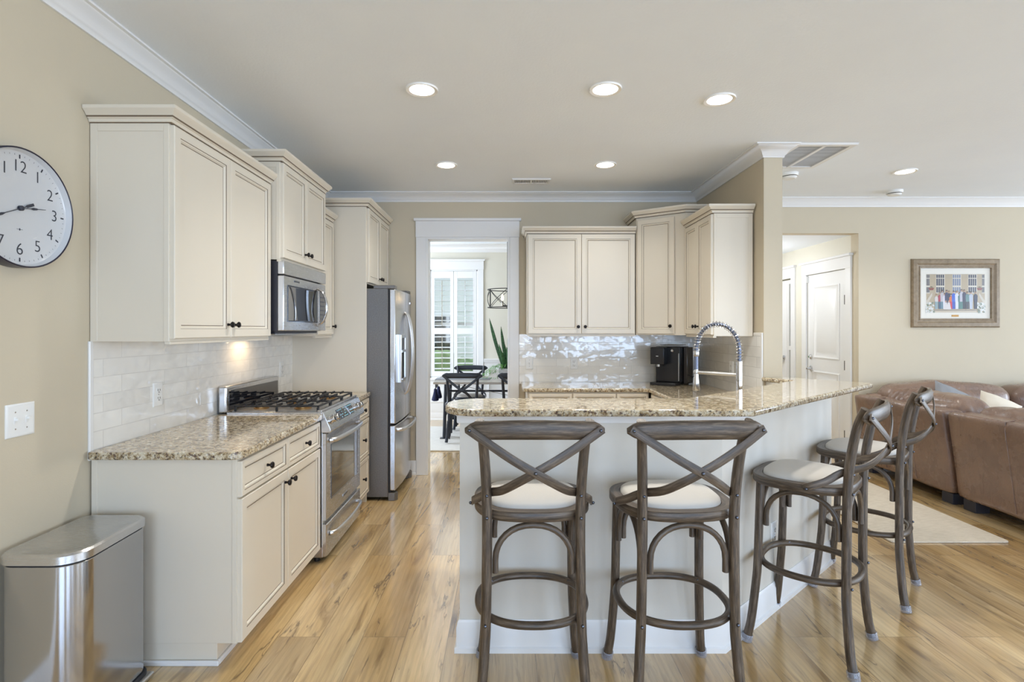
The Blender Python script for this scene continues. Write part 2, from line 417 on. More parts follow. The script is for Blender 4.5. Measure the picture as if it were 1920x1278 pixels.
    def rbox(s, x0, y0, z0, x1, y1, z1, r=.04, n=10, puff=(0, 0, 0), wr=0, wscale=6, wdir=(1, 1, 1), seed=0):
        lo = Vector((x0, y0, z0)); hi = Vector((x1, y1, z1)); idx = {}; vs = []; fs = []
        def key(p): return (round(p[0]*n), round(p[1]*n), round(p[2]*n))
        def get(p):
            k = key(p)
            if k in idx: return idx[k]
            q = Vector([lo[i]+(hi[i]-lo[i])*p[i] for i in range(3)])
            c = Vector([min(max(q[i], lo[i]+r), hi[i]-r) for i in range(3)])
            d = q-c
            if d.length > 1e-9: q = c+d.normalized()*r
            for i in range(3):
                if puff[i]:
                    a, b = [(p[j]*2-1) for j in range(3) if j != i]
                    q[i] += puff[i]*(p[i]*2-1)*(1-a*a)*(1-b*b)
            if wr:
                w = noise.noise(Vector((q.x*wscale*wdir[0]+seed, q.y*wscale*wdir[1], q.z*wscale*wdir[2])))
                dd = (q-(lo+hi)/2).normalized(); q = q+dd*w*wr
            idx[k] = len(vs); vs.append(q); return idx[k]
        for ax in range(3):
            for sd in (0, 1):
                b, c = [j for j in range(3) if j != ax]
                for i in range(n):
                    for j in range(n):
                        f = []
                        for di, dj in ((0, 0), (1, 0), (1, 1), (0, 1)):
                            p = [0, 0, 0]; p[ax] = sd; p[b] = (i+di)/n; p[c] = (j+dj)/n; f.append(get(p))
                        fs.append(tuple(f))
        return s.add(vs, fs)
    def obj(s, name, mats, parent=None, bev=0, bseg=2, angle=35, flat=False, recalc=True):
        me = bpy.data.meshes.new(name)
        off = ORIG.get(parent.name, Vector((0, 0, 0))) if parent else Vector((0, 0, 0))
        org = off
        if parent is None:
            xs = [p.x for p in s.v]; ys = [p.y for p in s.v]; zs = [p.z for p in s.v]
            org = Vector(((min(xs)+max(xs))/2, (min(ys)+max(ys))/2, min(zs)))
        me.from_pydata([tuple(p-org) for p in s.v], [], s.f)
        if not isinstance(mats, (list, tuple)): mats = [mats]
        for m in mats: me.materials.append(M[m] if isinstance(m, str) else m)
        me.polygons.foreach_set('material_index', s.mi)
        if any(u is not None for u in s.uv):
            l = me.uv_layers.new(name='UVMap')
            for p, u in zip(me.polygons, s.uv):
                if u is None: continue
                for li, c in zip(p.loop_indices, u): l.data[li].uv = c
        if recalc:
            bm = bmesh.new(); bm.from_mesh(me); bmesh.ops.recalc_face_normals(bm, faces=bm.faces); bm.to_mesh(me); bm.free()
        if not flat:
            me.polygons.foreach_set('use_smooth', [True]*len(me.polygons)); me.set_sharp_from_angle(angle=R(angle))
        me.update()
        o = bpy.data.objects.new(name, me); COL.objects.link(o)
        if parent: o.parent = parent
        else: o.location = org
        ORIG[o.name] = org
        if bev:
            b = o.modifiers.new('edge', 'BEVEL'); b.width = bev; b.segments = bseg; b.limit_method = 'ANGLE'; b.angle_limit = R(40)
            b.harden_normals = False
        return o
ORIG = {}

def thing(name, label, cat, loc=(0, 0, 0), group=None):
    """Empty at the base. Parts are then built in WORLD coordinates (unrotated) or local ones when loc is zero and place() follows."""
    o = bpy.data.objects.new(name, None); COL.objects.link(o); o.location = loc; o.empty_display_size = .1
    ORIG[o.name] = Vector(loc); tag(o, label, cat, group); return o
def tag(o, label, cat, group=None, kind=None):
    o['label'] = label; o['category'] = cat
    if group: o['group'] = group
    if kind: o['kind'] = kind
    return o
def place(t, loc, rz=0):
    t.location = loc; t.rotation_euler = (0, 0, rz); return t
def struct(o): o['kind'] = 'structure'; return o
def dup(root, loc, rz, label):
    def cp(o, par):
        c = o.copy(); COL.objects.link(c); c.parent = par
        for ch in list(o.children): cp(ch, c)
        return c
    r = cp(root, None); r.location = loc; r.rotation_euler = (0, 0, rz); r['label'] = label
    return r
def cat_spline(pts, k=6, closed=False):
    P = [Vector(p) for p in pts]; N = len(P); out = []
    for i in range(N if closed else N-1):
        p0 = P[i-1] if (closed or i) else P[0]*2-P[1]
        p1 = P[i]; p2 = P[(i+1) % N]; p3 = P[(i+2) % N] if (closed or i+2 < N) else P[-1]*2-P[-2]
        for j in range(k):
            t = j/k; out.append(.5*((2*p1)+(p2-p0)*t+(2*p0-5*p1+4*p2-p3)*t*t+(3*p1-p0-3*p2+p3)*t**3))
    if not closed: out.append(P[-1])
    return out
def fillet(poly, rad, seg=6):
    out = []; N = len(poly)
    for i in range(N):
        r = rad[i] if isinstance(rad, list) else rad
        p = Vector((*poly[i][:2], 0)); a = Vector((*poly[i-1][:2], 0)); b = Vector((*poly[(i+1) % N][:2], 0))
        if r <= 0: out.append((p.x, p.y)); continue
        u = (a-p).normalized(); v = (b-p).normalized(); ang = u.angle(v)
        d = r/math.tan(ang/2); c = p+(u+v).normalized()*(r/sin(ang/2))
        s0 = p+u*d-c; s1 = p+v*d-c; a0 = math.atan2(s0.y, s0.x); a1 = math.atan2(s1.y, s1.x)
        da = (a1-a0+pi) % (2*pi)-pi
        for k in range(seg+1):
            t = a0+da*k/seg; out.append((c.x+r*cos(t), c.y+r*sin(t)))
    return out

# =================================================================== SETTING
ZC = 2.725
XL, XR, YB = -1.745, 1.86, 5.225
def wall(name, mat, axis, a0, a1, t0, t1, z0=0, z1=ZC, ops=()):
    """axis 'x': wall runs along x from a0..a1, thickness t0..t1 in y; axis 'y' likewise"""
    m = MB()
    def bx(p, q, za, zb):
        if q-p < 1e-4 or zb-za < 1e-4: return
        if axis == 'x': m.box(p, t0, za, q, t1, zb)
        else: m.box(t0, p, za, t1, q, zb)
    c = a0
    for (p, q, za, zb) in sorted(ops):
        bx(c, p, z0, z1); bx(p, q, z0, za); bx(p, q, zb, z1); c = q
    bx(c, a1, z0, z1)
    return struct(m.obj(name, mat, flat=True, recalc=True))

m = MB(); m.box(-3.2, -4.0, -.1, 8.5, 9.6, 0); struct(m.obj('floor', 'floor', flat=True))
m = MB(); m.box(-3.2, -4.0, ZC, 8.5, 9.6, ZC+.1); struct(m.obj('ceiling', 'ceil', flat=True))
wall('wall_left', 'wall', 'y', -3.95, YB+.12, XL-.12, XL)
wall('wall_back', 'wall', 'x', XL, XR, YB, YB+.12, ops=[(-.765, .045, 0, 2.30)])
wall('wall_right', 'wall', 'y', 3.873, 5.56, XR, 1.994)
wall('wall_living', 'wall', 'x', 1.994, 8.45, 5.44, 5.56, ops=[(2.42, 3.57, 0, 2.38)])
# walls behind and beside the camera with their window openings
wins_r = [(-1.35, .75, .35, 2.45), (1.55, 3.65, .35, 2.45), (4.45, 6.55, .35, 2.45)]
wall('wall_rear', 'wall', 'x', XL, 8.45, -3.95, -3.83, ops=wins_r)
wins_s = [(-2.5, -.7, .35, 2.45), (.5, 2.3, .35, 2.45), (3.1, 4.9, .35, 2.45)]
wall('wall_side', 'wall', 'y', -3.83, 5.44, 8.33, 8.45, ops=wins_s)
wn_i = 2
for (p, q, a, b) in wins_r:
    m = MB(); m.rings((p-.08, -3.83, a-.08), (1, 0, 0), (0, 0, 1), (0, 1, 0), q-p+.16, b-a+.16, [(0, 0), (0, .02), (.08, .02), (.08, -.1)])
    m.f.pop(); m.f.pop(); m.mi.pop(); m.mi.pop(); m.uv.pop(); m.uv.pop()
    for k in (1,): m.box((p+q)/2-.03, -3.90, a, (p+q)/2+.03, -3.86, b)
    m.box(p, -3.90, (a+b)/2-.025, q, -3.86, (a+b)/2+.025)
    struct(m.obj('window_%d' % wn_i, 'trim', flat=True)); wn_i += 1
for (p, q, a, b) in wins_s:
    m = MB(); m.box(8.32, (p+q)/2-.03, a, 8.36, (p+q)/2+.03, b); m.box(8.32, p, (a+b)/2-.025, 8.36, q, (a+b)/2+.025)
    struct(m.obj('window_%d' % wn_i, 'trim', flat=True)); wn_i += 1
# dining room beyond the kitchen door
YD = 8.35
wall('wall_dining_far', 'dining_wall', 'x', -2.6, 1.994, YD, YD+.14, ops=[(-1.165, -.425, .66, 2.33)])
wall('wall_dining_left', 'dining_wall', 'y', 5.345, YD+.14, -2.72, -2.6, ops=[(6.1, 7.9, .5, 2.4)])
wall('wall_dining_right', 'dining_wall', 'y', 5.56, YD+.14, 1.874, 1.994)
wall('wall_dining_near', 'wall', 'x', -2.72, -1.745-.12, 5.225, 5.345)
# hall beyond the living-room opening
wall('wall_hall_right', 'dining_wall', 'y', 5.56, 9.4, 3.57, 3.70, z1=2.38, ops=[(5.63, 6.36, 0, 2.045), (6.70, 7.9, 0, 2.045)])
wall('wall_hall_far', 'dining_wall', 'x', 1.994, 3.70, 9.4, 9.5, z1=2.38)
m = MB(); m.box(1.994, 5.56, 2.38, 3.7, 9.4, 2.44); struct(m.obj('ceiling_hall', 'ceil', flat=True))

# crown moulding: one run round kitchen, stub wall and living wall
crown = [(0, -.083), (.010, -.083), (.012, -.070), (.020, -.064), (.024, -.054), (.048, -.028), (.070, -.018), (.074, -.011), (.088, -.009), (.088, 0), (0, 0)]
m = MB(); m.sweep([(a, ZC+b) for a, b in crown], [(XL, -3.83), (XL, YB), (XR, YB), (XR, 3.873), (1.994, 3.873), (1.994, 5.44), (8.33, 5.44)])
struct(m.obj('trim_1', 'trim', angle=50))
m = MB(); m.sweep([(a*1.3, ZC+b*1.5) for a, b in crown], [(-2.6, 5.345), (-2.6, YD), (1.874, YD), (1.874, 5.56)])
struct(m.obj('trim_2', 'trim', angle=50))
# baseboards
bb = [(0, 0), (.022, 0), (.022, .02), (.014, .026), (.014, .108), (.010, .118), (.010, .126), (.004, .138), (0, .138)]
def base(name, path, side=1, closed=False):
    m = MB(); m.sweep(bb, path, side=side, closed=closed); return struct(m.obj(name, 'trim', angle=50))
base('baseboard_left', [(XL, -3.83), (XL, 2.25)])
base('baseboard_back', [(-1.0, YB), (-.862, YB)])
base('baseboard_living', [(3.60, 5.44), (8.33, 5.44)])
base('baseboard_dining', [(-2.6, 5.345), (-2.6, YD), (1.874, YD), (1.874, 5.56)])
base('baseboard_hall', [(3.57, 9.4), (3.57, 8.0)])
# dining wainscot: white panelled lower wall and chair rail, broken by the window
m = MB()
def wains(x0, x1):
    m.box(x0, YD-.012, .13, x1, YD, .90)
    n = max(1, round((x1-x0)/.6)); w = (x1-x0)/n
    for k in range(n): m.rings((x0+k*w+.07, YD-.012, .22), (1, 0, 0), (0, 0, 1), (0, -1, 0), w-.14, .58, [(0, 0), (0, .012), (.012, .014), (.03, .002)])
    m.box(x0, YD-.030, .90, x1, YD, .935); m.box(x0, YD-.045, .935, x1, YD, .955)
wains(-2.6, -1.26); wains(-.33, 1.874)
m.box(-1.26, YD-.012, .13, -.33, YD, .55)
for z in (.28, .42): m.box(-1.26, YD-.02, z, -.33, YD, z+.02)
struct(m.obj('trim_3', 'trim'))
# kitchen door casing (cased opening with capped head)
m = MB()
m.box(-.861, YB-.02, 0, -.765, YB, 2.30); m.box(.045, YB-.02, 0, .135, YB, 2.30)
m.box(-.865, YB-.022, 2.30, .139, YB, 2.455); m.box(-.880, YB-.045, 2.455, .155, YB, 2.48)
m.box(-.765, YB-.02, 0, -.745, YB+.14, 2.30); m.box(.025, YB-.02, 0, .045, YB+.14, 2.30); m.box(-.745, YB-.02, 2.28, .025, YB+.14, 2.30)
struct(m.obj('trim_4', 'trim', bev=.003, flat=True))
# dining window with casing and plantation shutters
def window_dining():
    m = MB(); x0, x1, z0, z1 = -1.165, -.425, .66, 2.33; y = YD
    m.box(x0-.09, y-.022, z0, x0, y, z1); m.box(x1, y-.022, z0, x1+.09, y, z1)
    m.box(x0-.095, y-.024, z1, x1+.095, y, z1+.135); m.box(x0-.115, y-.05, z1+.135, x1+.115, y, z1+.16)
    m.box(x0-.12, y-.06, z0-.03, x1+.12, y, z0); m.box(x0-.09, y-.02, z0-.12, x1+.09, y, z0-.03)
    m.box(x0, y, z0, x0+.02, y+.14, z1); m.box(x1-.02, y, z0, x1, y+.14, z1); m.box(x0, y, z1-.02, x1, y+.14, z1); m.box(x0, y, z0, x1, y+.14, z0+.02)
    w = struct(m.obj('window_1', 'trim', bev=.002, flat=True))
    m = MB(); m.box(x0+.02, y+.105, z0+.02, x1-.02, y+.111, z1-.02); m.obj('pane', 'pane', w, flat=True)
    m = MB(); zm = (z0+z1)/2
    m.box(x0+.02, y+.09, zm-.02, x1-.02, y+.125, zm+.02)
    for q in (x0+.02, x1-.055): m.box(q, y+.09, z0+.02, q+.035, y+.125, z1-.02)
    m.obj('sash', 'trim', w, flat=True)
    pw = (x1-x0-.04)/2-.004
    for k in range(2):
        a = x0+.02+k*(pw+.008); b = a+pw; f = .052
        m = MB(); yy0, yy1 = y-.006, y+.022
        m.box(a, yy0, z0+.022, a+f, yy1, z1-.022); m.box(b-f, yy0, z0+.022, b, yy1, z1-.022)
        zmid = 1.385
        for za, zb in ((z0+.022, z0+.10), (zmid-.05, zmid+.045), (z1-.13, z1-.022)): m.box(a+f, yy0, za, b-f, yy1, zb)
        sh = m.obj('shutter', 'trim', w, bev=.002, flat=True)
        m = MB()
        for za, zb in ((z0+.10, zmid-.05), (zmid+.045, z1-.13)):
            nn = round((zb-za)/.077); st = (zb-za)/nn
            for i in range(nn):
                zc = za+(i+.5)*st; t = R(12); c, s_ = cos(t), sin(t); hw, th = .034, .0045
                pts = [(yy*c-zz*s_, yy*s_+zz*c) for yy, zz in ((-hw, -th*.3), (-hw*.4, -th), (hw*.4, -th), (hw, -th*.3), (hw, th*.3), (hw*.4, th), (-hw*.4, th), (-hw, th*.3))]
                n = len(pts)
                vs = [(a+f, y+.008+p, zc+q) for p, q in pts]+[(b-f, y+.008+p, zc+q) for p, q in pts]
                m.add(vs, [(j, (j+1) % n, n+(j+1) % n, n+j) for j in range(n)]+[tuple(range(n)), tuple(range(2*n-1, n-1, -1))])
        m.obj('louvers', 'trim', sh)
        for za, zb in ((z0+.13, zmid-.08), (zmid+.075, z1-.17)):
            m = MB(); m.box((a+b)/2-.005, y-.042, za, (a+b)/2+.005, y-.032, zb); m.obj('tilt_rod', 'nickel', sh, flat=True)
window_dining()
# what stands outside the dining window
m = MB(); m.box(-14, 9.6, -.5, 14, 40, -.4); struct(m.obj('ground_outside', 'grass', flat=True))
m = MB()
for k in range(9): m.rbox(-4+k*.9, 11.3, -.4, -2.9+k*.9, 12.3, .75+.25*random.random(), .35, 12, wr=.16, wscale=3, seed=k*3)
tag(m.obj('hedge', 'hedge'), 'green hedge outside the dining room window', 'hedge', kind='stuff')
t = thing('neighbour_house', 'pale neighbouring house with blue-grey roof seen through the shutters', 'house', (-1.0, 20, -.4))
m = MB(); m.box(-7, 18, -.4, 5, 22, 4.2)
for k in range(12): m.box(-7.02, 17.98, -.1+k*.35, 5.02, 18.0, -.08+k*.35)
m.obj('siding_wall', 'siding', t, flat=True)
m = MB(); m.add([(-7.5, 17.5, 3.8), (5.5, 17.5, 3.8), (5.5, 22.5, 3.8), (-7.5, 22.5, 3.8), (-7.5, 20, 5.4), (5.5, 20, 5.4)], [(0, 1, 5, 4), (2, 3, 4, 5), (1, 2, 5), (3, 0, 4), (0, 3, 2, 1)])
m.obj('roof', 'roof', t, flat=True)
for wx in (-4.0, -2.2, -.4):
    m = MB(); m.box(wx-.45, 17.9, .6, wx+.45, 18.0, 1.9); f = m.obj('window', 'trim', t, flat=True)
    m = MB(); m.box(wx-.38, 17.88, .67, wx+.38, 17.9, 1.83); m.obj('pane', 'blackglass', f, flat=True)
# hall door, its casing; front door with sidelight further down the hall
def casing(name, y0, y1, zt, x=3.57):
    m = MB(); c = .09
    m.box(x-.02, y0-c, 0, x, y0, zt); m.box(x-.02, y1, 0, x, y1+c, zt); m.box(x-.022, y0-c-.004, zt, x, y1+c+.004, zt+.125); m.box(x-.045, y0-c-.02, zt+.125, x, y1+c+.02, zt+.15)
    return struct(m.obj(name, 'trim', bev=.002, flat=True))
casing('trim_5', 5.63, 6.36, 2.045); casing('trim_6', 6.70, 7.9, 2.045)
def hall_door():
    m = MB(); x = 3.575
    m.rings((x+.04, 5.635, .01), (0, 1, 0), (0, 0, 1), (-1, 0, 0), .72, 2.03, [(0, 0), (0, .04), (.0, .04)], back=True)
    d = struct(m.obj('door_1', 'trim', flat=True))
    for za, zb in ((.18, .93), (1.08, 1.90)):
        m = MB(); m.rings((x, 5.635+.12, za), (0, 1, 0), (0, 0, 1), (-1, 0, 0), .48, zb-za, [(0, 0), (.0, .007), (.012, .009), (.022, .002), (.06, .002), (.075, .009)], back=False)
        m.obj('raised_panel', 'trim', d)
    for z in (1.72, 1.03, .3):
        m = MB(); m.cyl((x-.012, 5.645, z-.05), (x-.012, 5.645, z+.05), .009, 8); m.obj('hinge', 'hinge', d)
    m = MB(); m.lathe([(.026, 0), (.026, .012), (.014, .02), (.012, .03)], (x, 6.29, 1.09), (-1, 0, 0), 16); m.obj('deadbolt', 'chrome', d)
    m = MB(); m.lathe([(.03, 0), (.03, .010), (.012, .014), (.012, .05)], (x, 6.29, .955), (-1, 0, 0), 16)
    m.tube(cat_spline([(x-.05, 6.295, .955), (x-.055, 6.24, .952), (x-.05, 6.18, .948)], 4), [.010, .010, .010, .009, .009, .009, .008, .008, .006], 8); m.obj('lever_handle', 'chrome', d)
    m = MB(); m.box(x-.03, 6.335, 1.955, x, 6.39, 2.03); m.obj('alarm_sensor', 'whitecloth', d, flat=True)
hall_door()
def front_door():
    m = MB(); x = 3.585
    m.box(x, 6.86, .01, x+.04, 7.88, 2.03)
    d = struct(m.obj('door_2', 'siding', bev=.002, flat=True))
    m = MB(); m.lathe([(.026, 0), (.026, .010), (.012, .014), (.012, .035), (.027, .045), (.024, .065), (.004, .07)], (x, 6.91, 1.05), (-1, 0, 0), 16); m.obj('door_knob', 'chrome', d)
    m = MB(); m.box(x, 6.80, .01, x+.05, 6.855, 2.03); m.box(x, 6.705, .01, x+.05, 6.72, 2.03)
    for z in (.01, .25, 1.15, 1.98): m.box(x, 6.72, z, x+.05, 6.80, z+.05)
    s = struct(m.obj('window_8', 'trim', flat=True))
    m = MB(); m.box(x+.02, 6.72, .06, x+.025, 6.80, 1.98); m.obj('pane', 'pane', s, flat=True)
front_door()
# wall tile (backsplash)
m = MB(); m.box(XL, 2.272, .88, XL+.009, 4.3975, 1.43); struct(m.obj('trim_7', 'tile_left', flat=True))
m = MB(); m.box(XL, 2.250, .86, XL+.011, 2.272, 1.36); struct(m.obj('trim_8', 'tile_trim', bev=.003, flat=True))
m = MB(); m.box(.137, YB-.009, .88, XR, YB, 1.362); struct(m.obj('trim_9', 'tile_back', flat=True))
m = MB(); m.box(XR-.009, 3.902, .88, XR, YB-.009, 1.362); struct(m.obj('trim_10', 'tile_right', flat=True))
m = MB(); m.box(XR-.011, 3.880, .88, XR, 3.902, 1.385); m.box(XR-.011, 3.902, 1.362, XR, 4.015, 1.385); struct(m.obj('trim_11', 'tile_trim', bev=.003, flat=True))
# half wall carrying the raised bar
D = (.748, .664); NO = (.664, -.748)
m = MB(); knee = [(-.199, 2.365), (.953, 2.365), (1.992, 3.287), (1.994, 3.872), (1.875, 3.872), (1.875, 3.337), (.909, 2.480), (-.199, 2.480)]
m.prism(knee, 0, 1.036); struct(m.obj('wall_bar', 'barwall', flat=True))
m = MB(); bpath = [(-.199, 2.480), (-.199, 2.365), (.953, 2.365), (1.992, 3.287), (1.994, 3.872)]
m.sweep(bb, bpath); struct(m.obj('baseboard_bar', 'trim', angle=50))
m = MB(); m.sweep([(0, 1.0), (.010, 1.0), (.012, 1.006), (.012, 1.030), (.018, 1.036), (0, 1.036)], bpath); struct(m.obj('trim_12', 'trim', angle=50))

# =================================================================== ceiling fixtures
def downlight(x, y, label, e=64):
    t = thing('recessed_light', label, 'ceiling light', (x, y, ZC-.006), 'recessed ceiling lights')
    m = MB(); m.lathe([(.068, .0), (.086, -.003), (.088, .004), (.088, .0059), (.068, .0059)], (x, y, ZC-.006), (0, 0, 1), 32, True); m.obj('trim_ring', 'lamp_can', t)
    m = MB(); m.lathe([(.067, 0), (.067, -.0045), (.060, -.006), (.02, -.0065)], (x, y, ZC-.0005), (0, 0, 1), 32); m.obj('diffuser', 'lamp_glow', t)
    d = bpy.data.lights.new('downlight', 'SPOT'); d.energy = e; d.color = (1, .965, .90); d.spot_size = R(130); d.spot_blend = .9; d.shadow_soft_size = .06
    o = bpy.data.objects.new('downlight', d); COL.objects.link(o); o.location = (x, y, ZC-.03)
downlight(-.456, 2.953, 'recessed ceiling light nearest the left wall cabinets, in the front row')
downlight(.549, 2.947, 'recessed ceiling light in the middle of the front row of three')
downlight(1.225, 3.078, 'recessed ceiling light over the bar, nearest the stub wall')
downlight(-.47, 4.31, 'small far recessed ceiling light in line with the fridge cabinet', 34)
downlight(.80, 4.30, 'small far recessed ceiling light above the back wall cabinets', 30)
downlight(3.33, 4.486, 'recessed ceiling light over the living room sofa')
def ceiling_vent(name, x0, y0, x1, y1, n, label, axis, mid=False):
    t = thing(name, label, 'air vent', ((x0+x1)/2, (y0+y1)/2, ZC))
    m = MB(); m.box(x0+.01, y0+.01, ZC-.004, x1-.01, y1-.01, ZC-.001); m.obj('dark_backing', 'grille_dark', t, flat=True)
    m = MB(); w = .018 if n < 30 else .035
    m.sweep([(0, ZC-.014), (w, ZC-.014), (w, ZC-.001), (-.006, ZC-.001)], [(x0, y0), (x0, y1), (x1, y1), (x1, y0)], closed=True); m.obj('frame', 'trim', t, flat=True)
    m = MB()
    for k in range(n):
        if axis == 'y':
            c = x0+w+(k+.5)*(x1-x0-2*w)/n; m.box(c-.0035, y0+w, ZC-.012, c+.0035, y1-w, ZC-.003)
        else:
            c = y0+w+(k+.5)*(y1-y0-2*w)/n; m.box(x0+w, c-.002, ZC-.0085, x1-w, c+.002, ZC-.007)
    if mid: m.box((x0+x1)/2-.012, y0, ZC-.015, (x0+x1)/2+.012, y1, ZC-.002)
    else: m.box((x0+x1)/2-.006, y0, ZC-.013, (x0+x1)/2+.006, y1, ZC-.002)
    m.obj('slats', 'trim', t, flat=True)
ceiling_vent('ceiling_register', .066, 4.69, .395, 4.83, 20, 'small white slotted air register in the ceiling near the back wall', 'y')
ceiling_vent('return_air_grille', 2.06, 3.80, 2.49, 4.36, 34, 'large white return air grille in the ceiling beside the stub wall', 'x', True)
def detector(x, y, label):
    t = thing('smoke_detector', label, 'smoke detector', (x, y, ZC-.045), 'smoke detectors')
    m = MB(); m.lathe([(.0, -.0), (.045, -.002), (.058, .008), (.060, .014)], (x, y, ZC-.045), (0, 0, 1), 28); m.obj('cover', 'whitecloth', t)
    m = MB(); m.lathe([(.056, 0), (.056, .006)], (x, y, ZC-.031), (0, 0, 1), 28); m.obj('smoke_slot', 'grille_dark', t)
    m = MB(); m.lathe([(.066, 0), (.070, .006), (.070, .025)], (x, y, ZC-.025), (0, 0, 1), 28); m.obj('base', 'whitecloth', t)
detector(2.40, 4.55, 'white smoke detector half hidden by the stub wall, under the return grille')
detector(3.70, 5.12, 'white smoke detector on the living room ceiling near the far wall')

# =================================================================== cabinets (built locally: x along the width, doors face -y)
CR = [(0, 0), (.010, 0), (.013, .012), (.020, .015), (.022, .019), (.034, .034), (.044, .042), (.046, .045), (.046, .058), (0, .058)]
def door(name, t, x, z, w, h, fr=.055, y=0.0):
    m = MB()
    rs = [(0, 0), (0, .017), (.003, .02), (fr-.014, .02), (fr-.0125, .017), (fr-.006, .017), (fr, .010), (fr+.0035, .010)]
    m.rings((x, y, z), (1, 0, 0), (0, 0, 1), (0, -1, 0), w, h, rs, [0, 0, 0, 1, 0, 0, 1, 0])
    return m.obj(name, ['cab', 'glaze'], t)
def knob(d, x, z, y=-.02):
    m = MB(); m.lathe([(.007, 0), (.006, .008), (.0055, .014), (.013, .019), (.0155, .024), (.013, .030), (.004, .032)], (x, y, z), (0, -1, 0), 14)
    m.obj('knob', 'bronze', d)
def crown_run(t, path, h):
    m = MB(); m.sweep([(a, h+b) for a, b in CR], path); m.obj('crown_moulding', 'cab', t, angle=30)
    # dark glaze line in the moulding
    m = MB(); m.sweep([(.0185, h+.0145), (.0250, h+.0205), (.0245, h+.0225), (.018, h+.018)], path); m.sweep([(.0, h-.004), (.0045, h-.004), (.0045, h+.001), (0, h+.001)], path); m.obj('glaze_line', 'glaze', t)
def upper(name, label, w, d, h, nd, left=True, right=True, knobs=True, group='cream wall cabinets'):
    t = thing(name, label, 'cabinet', (0, 0, 0), group)
    m = MB(); m.box(0, 0, 0, w, d, h); m.box(0, -.004, -.012, w, .02, 0)
    for xs, on in ((-.003, left), (w, right)):
        if on:
            m.box(xs, .0, .0, xs+.003, .022, h); m.box(xs, d-.03, 0, xs+.003, d, h); m.box(xs, .022, h-.04, xs+.003, d-.03, h)
    m.obj('body', 'cab', t, bev=.0015, flat=True)
    dw = (w-.012-.003*(nd-1))/nd
    for k in range(nd):
        x = .006+k*(dw+.003); dd = door('door', t, x, .012, dw, h-.024)
        if knobs: knob(dd, (x+dw-.03) if (k == 0) else (x+.03), .075)
    path = ([(0, d)] if left else [])+[(0, -.006), (w, -.006)]+([(w, d)] if right else [])
    crown_run(t, [(a, b) for a, b in path], h-.004)
    return t
ZU = 1.358
t = upper('wall_cabinet', 'cream two-door wall cabinet beside the clock, nearest on the left wall', .945, .330, .924, 2); place(t, (-1.412, 2.264, ZU), R(90))
t = upper('wall_cabinet', 'taller cream two-door wall cabinet directly over the microwave', .766, .393, .592, 2); place(t, (-1.347, 3.224, 1.828), R(90))
t = upper('wall_cabinet', 'narrow one-door wall cabinet between microwave and fridge panel', .382, .330, .924, 1, False, False, True); place(t, (-1.412, 4.002, ZU), R(90))
t = upper('wall_cabinet', 'wide two-door wall cabinet beside the dining doorway on the back wall', .978, .320, .924, 2, True, False); place(t, (.203, 4.893, ZU))
t = upper('wall_cabinet', 'two-door wall cabinet with large plain end panel on the stub wall', .598, .290, .924, 2, False, True); place(t, (1.557, 4.617, ZU), R(-90))
# tall panel and cabinet over the fridge
t = thing('fridge_surround_cabinet', 'cream cabinet over the fridge with a full-height side panel', 'cabinet', (0, 0, 0), 'cream wall cabinets')
h = .634
m = MB(); m.box(0, 0, 0, .795, .595, h); m.obj('body', 'cab', t, bev=.0015, flat=True)
for k in range(2):
    dd = door('door', t, .01+k*.393, .012, .390, h-.024); knob(dd, .37 if k == 0 else .433, .07)
m = MB(); m.box(-.022, -.004, -1.784, -.001, .6065, h); m.obj('side_panel', 'cab', t, bev=.0015, flat=True)
crown_run(t, [(-.022, .595), (-.022, -.008), (.795, -.008)], h-.004)
place(t, (-1.138, 4.420, 1.784), R(90))
# diagonal corner cabinet
t = thing('corner_wall_cabinet', 'taller cream diagonal one-door cabinet in the back right corner', 'cabinet', (1.19, 4.89, ZU), 'cream wall cabinets')
P0, P1 = Vector((1.190, 4.890, 0)), Vector((1.552, 4.630, 0))
m = MB(); m.prism([(1.190, 4.890), (1.552, 4.630), (1.855, 4.630), (1.855, 5.215), (1.190, 5.215)], ZU, 2.42); m.obj('body', 'cab', t, bev=.0015, flat=True)
u = (P1-P0).normalized(); nrm = Vector((u.y, -u.x, 0)); L = (P1-P0).length
m = MB(); fr = .055
m.rings(P0+u*.018+Vector((0, 0, ZU+.012)), u, (0, 0, 1), nrm, .335, 1.02, [(0, 0), (0, .017), (.003, .02), (fr-.014, .02), (fr-.0125, .017), (fr-.006, .017), (fr, .010), (fr+.0035, .010)], [0, 0, 0, 1, 0, 0, 1, 0])
dd = m.obj('door', ['cab', 'glaze'], t)
m = MB(); m.lathe([(.007, 0), (.006, .008), (.0055, .014), (.013, .019), (.0155, .024), (.013, .030), (.004, .032)], P0+u*.325+nrm*.02+Vector((0, 0, ZU+.08)), nrm, 14); m.obj('knob', 'bronze', dd)
crown_run(t, [(1.190, 5.215), (P0.x+nrm.x*.006, P0.y+nrm.y*.006), (P1.x+nrm.x*.006, P1.y+nrm.y*.006), (1.855, 4.630-.001)], 2.416)

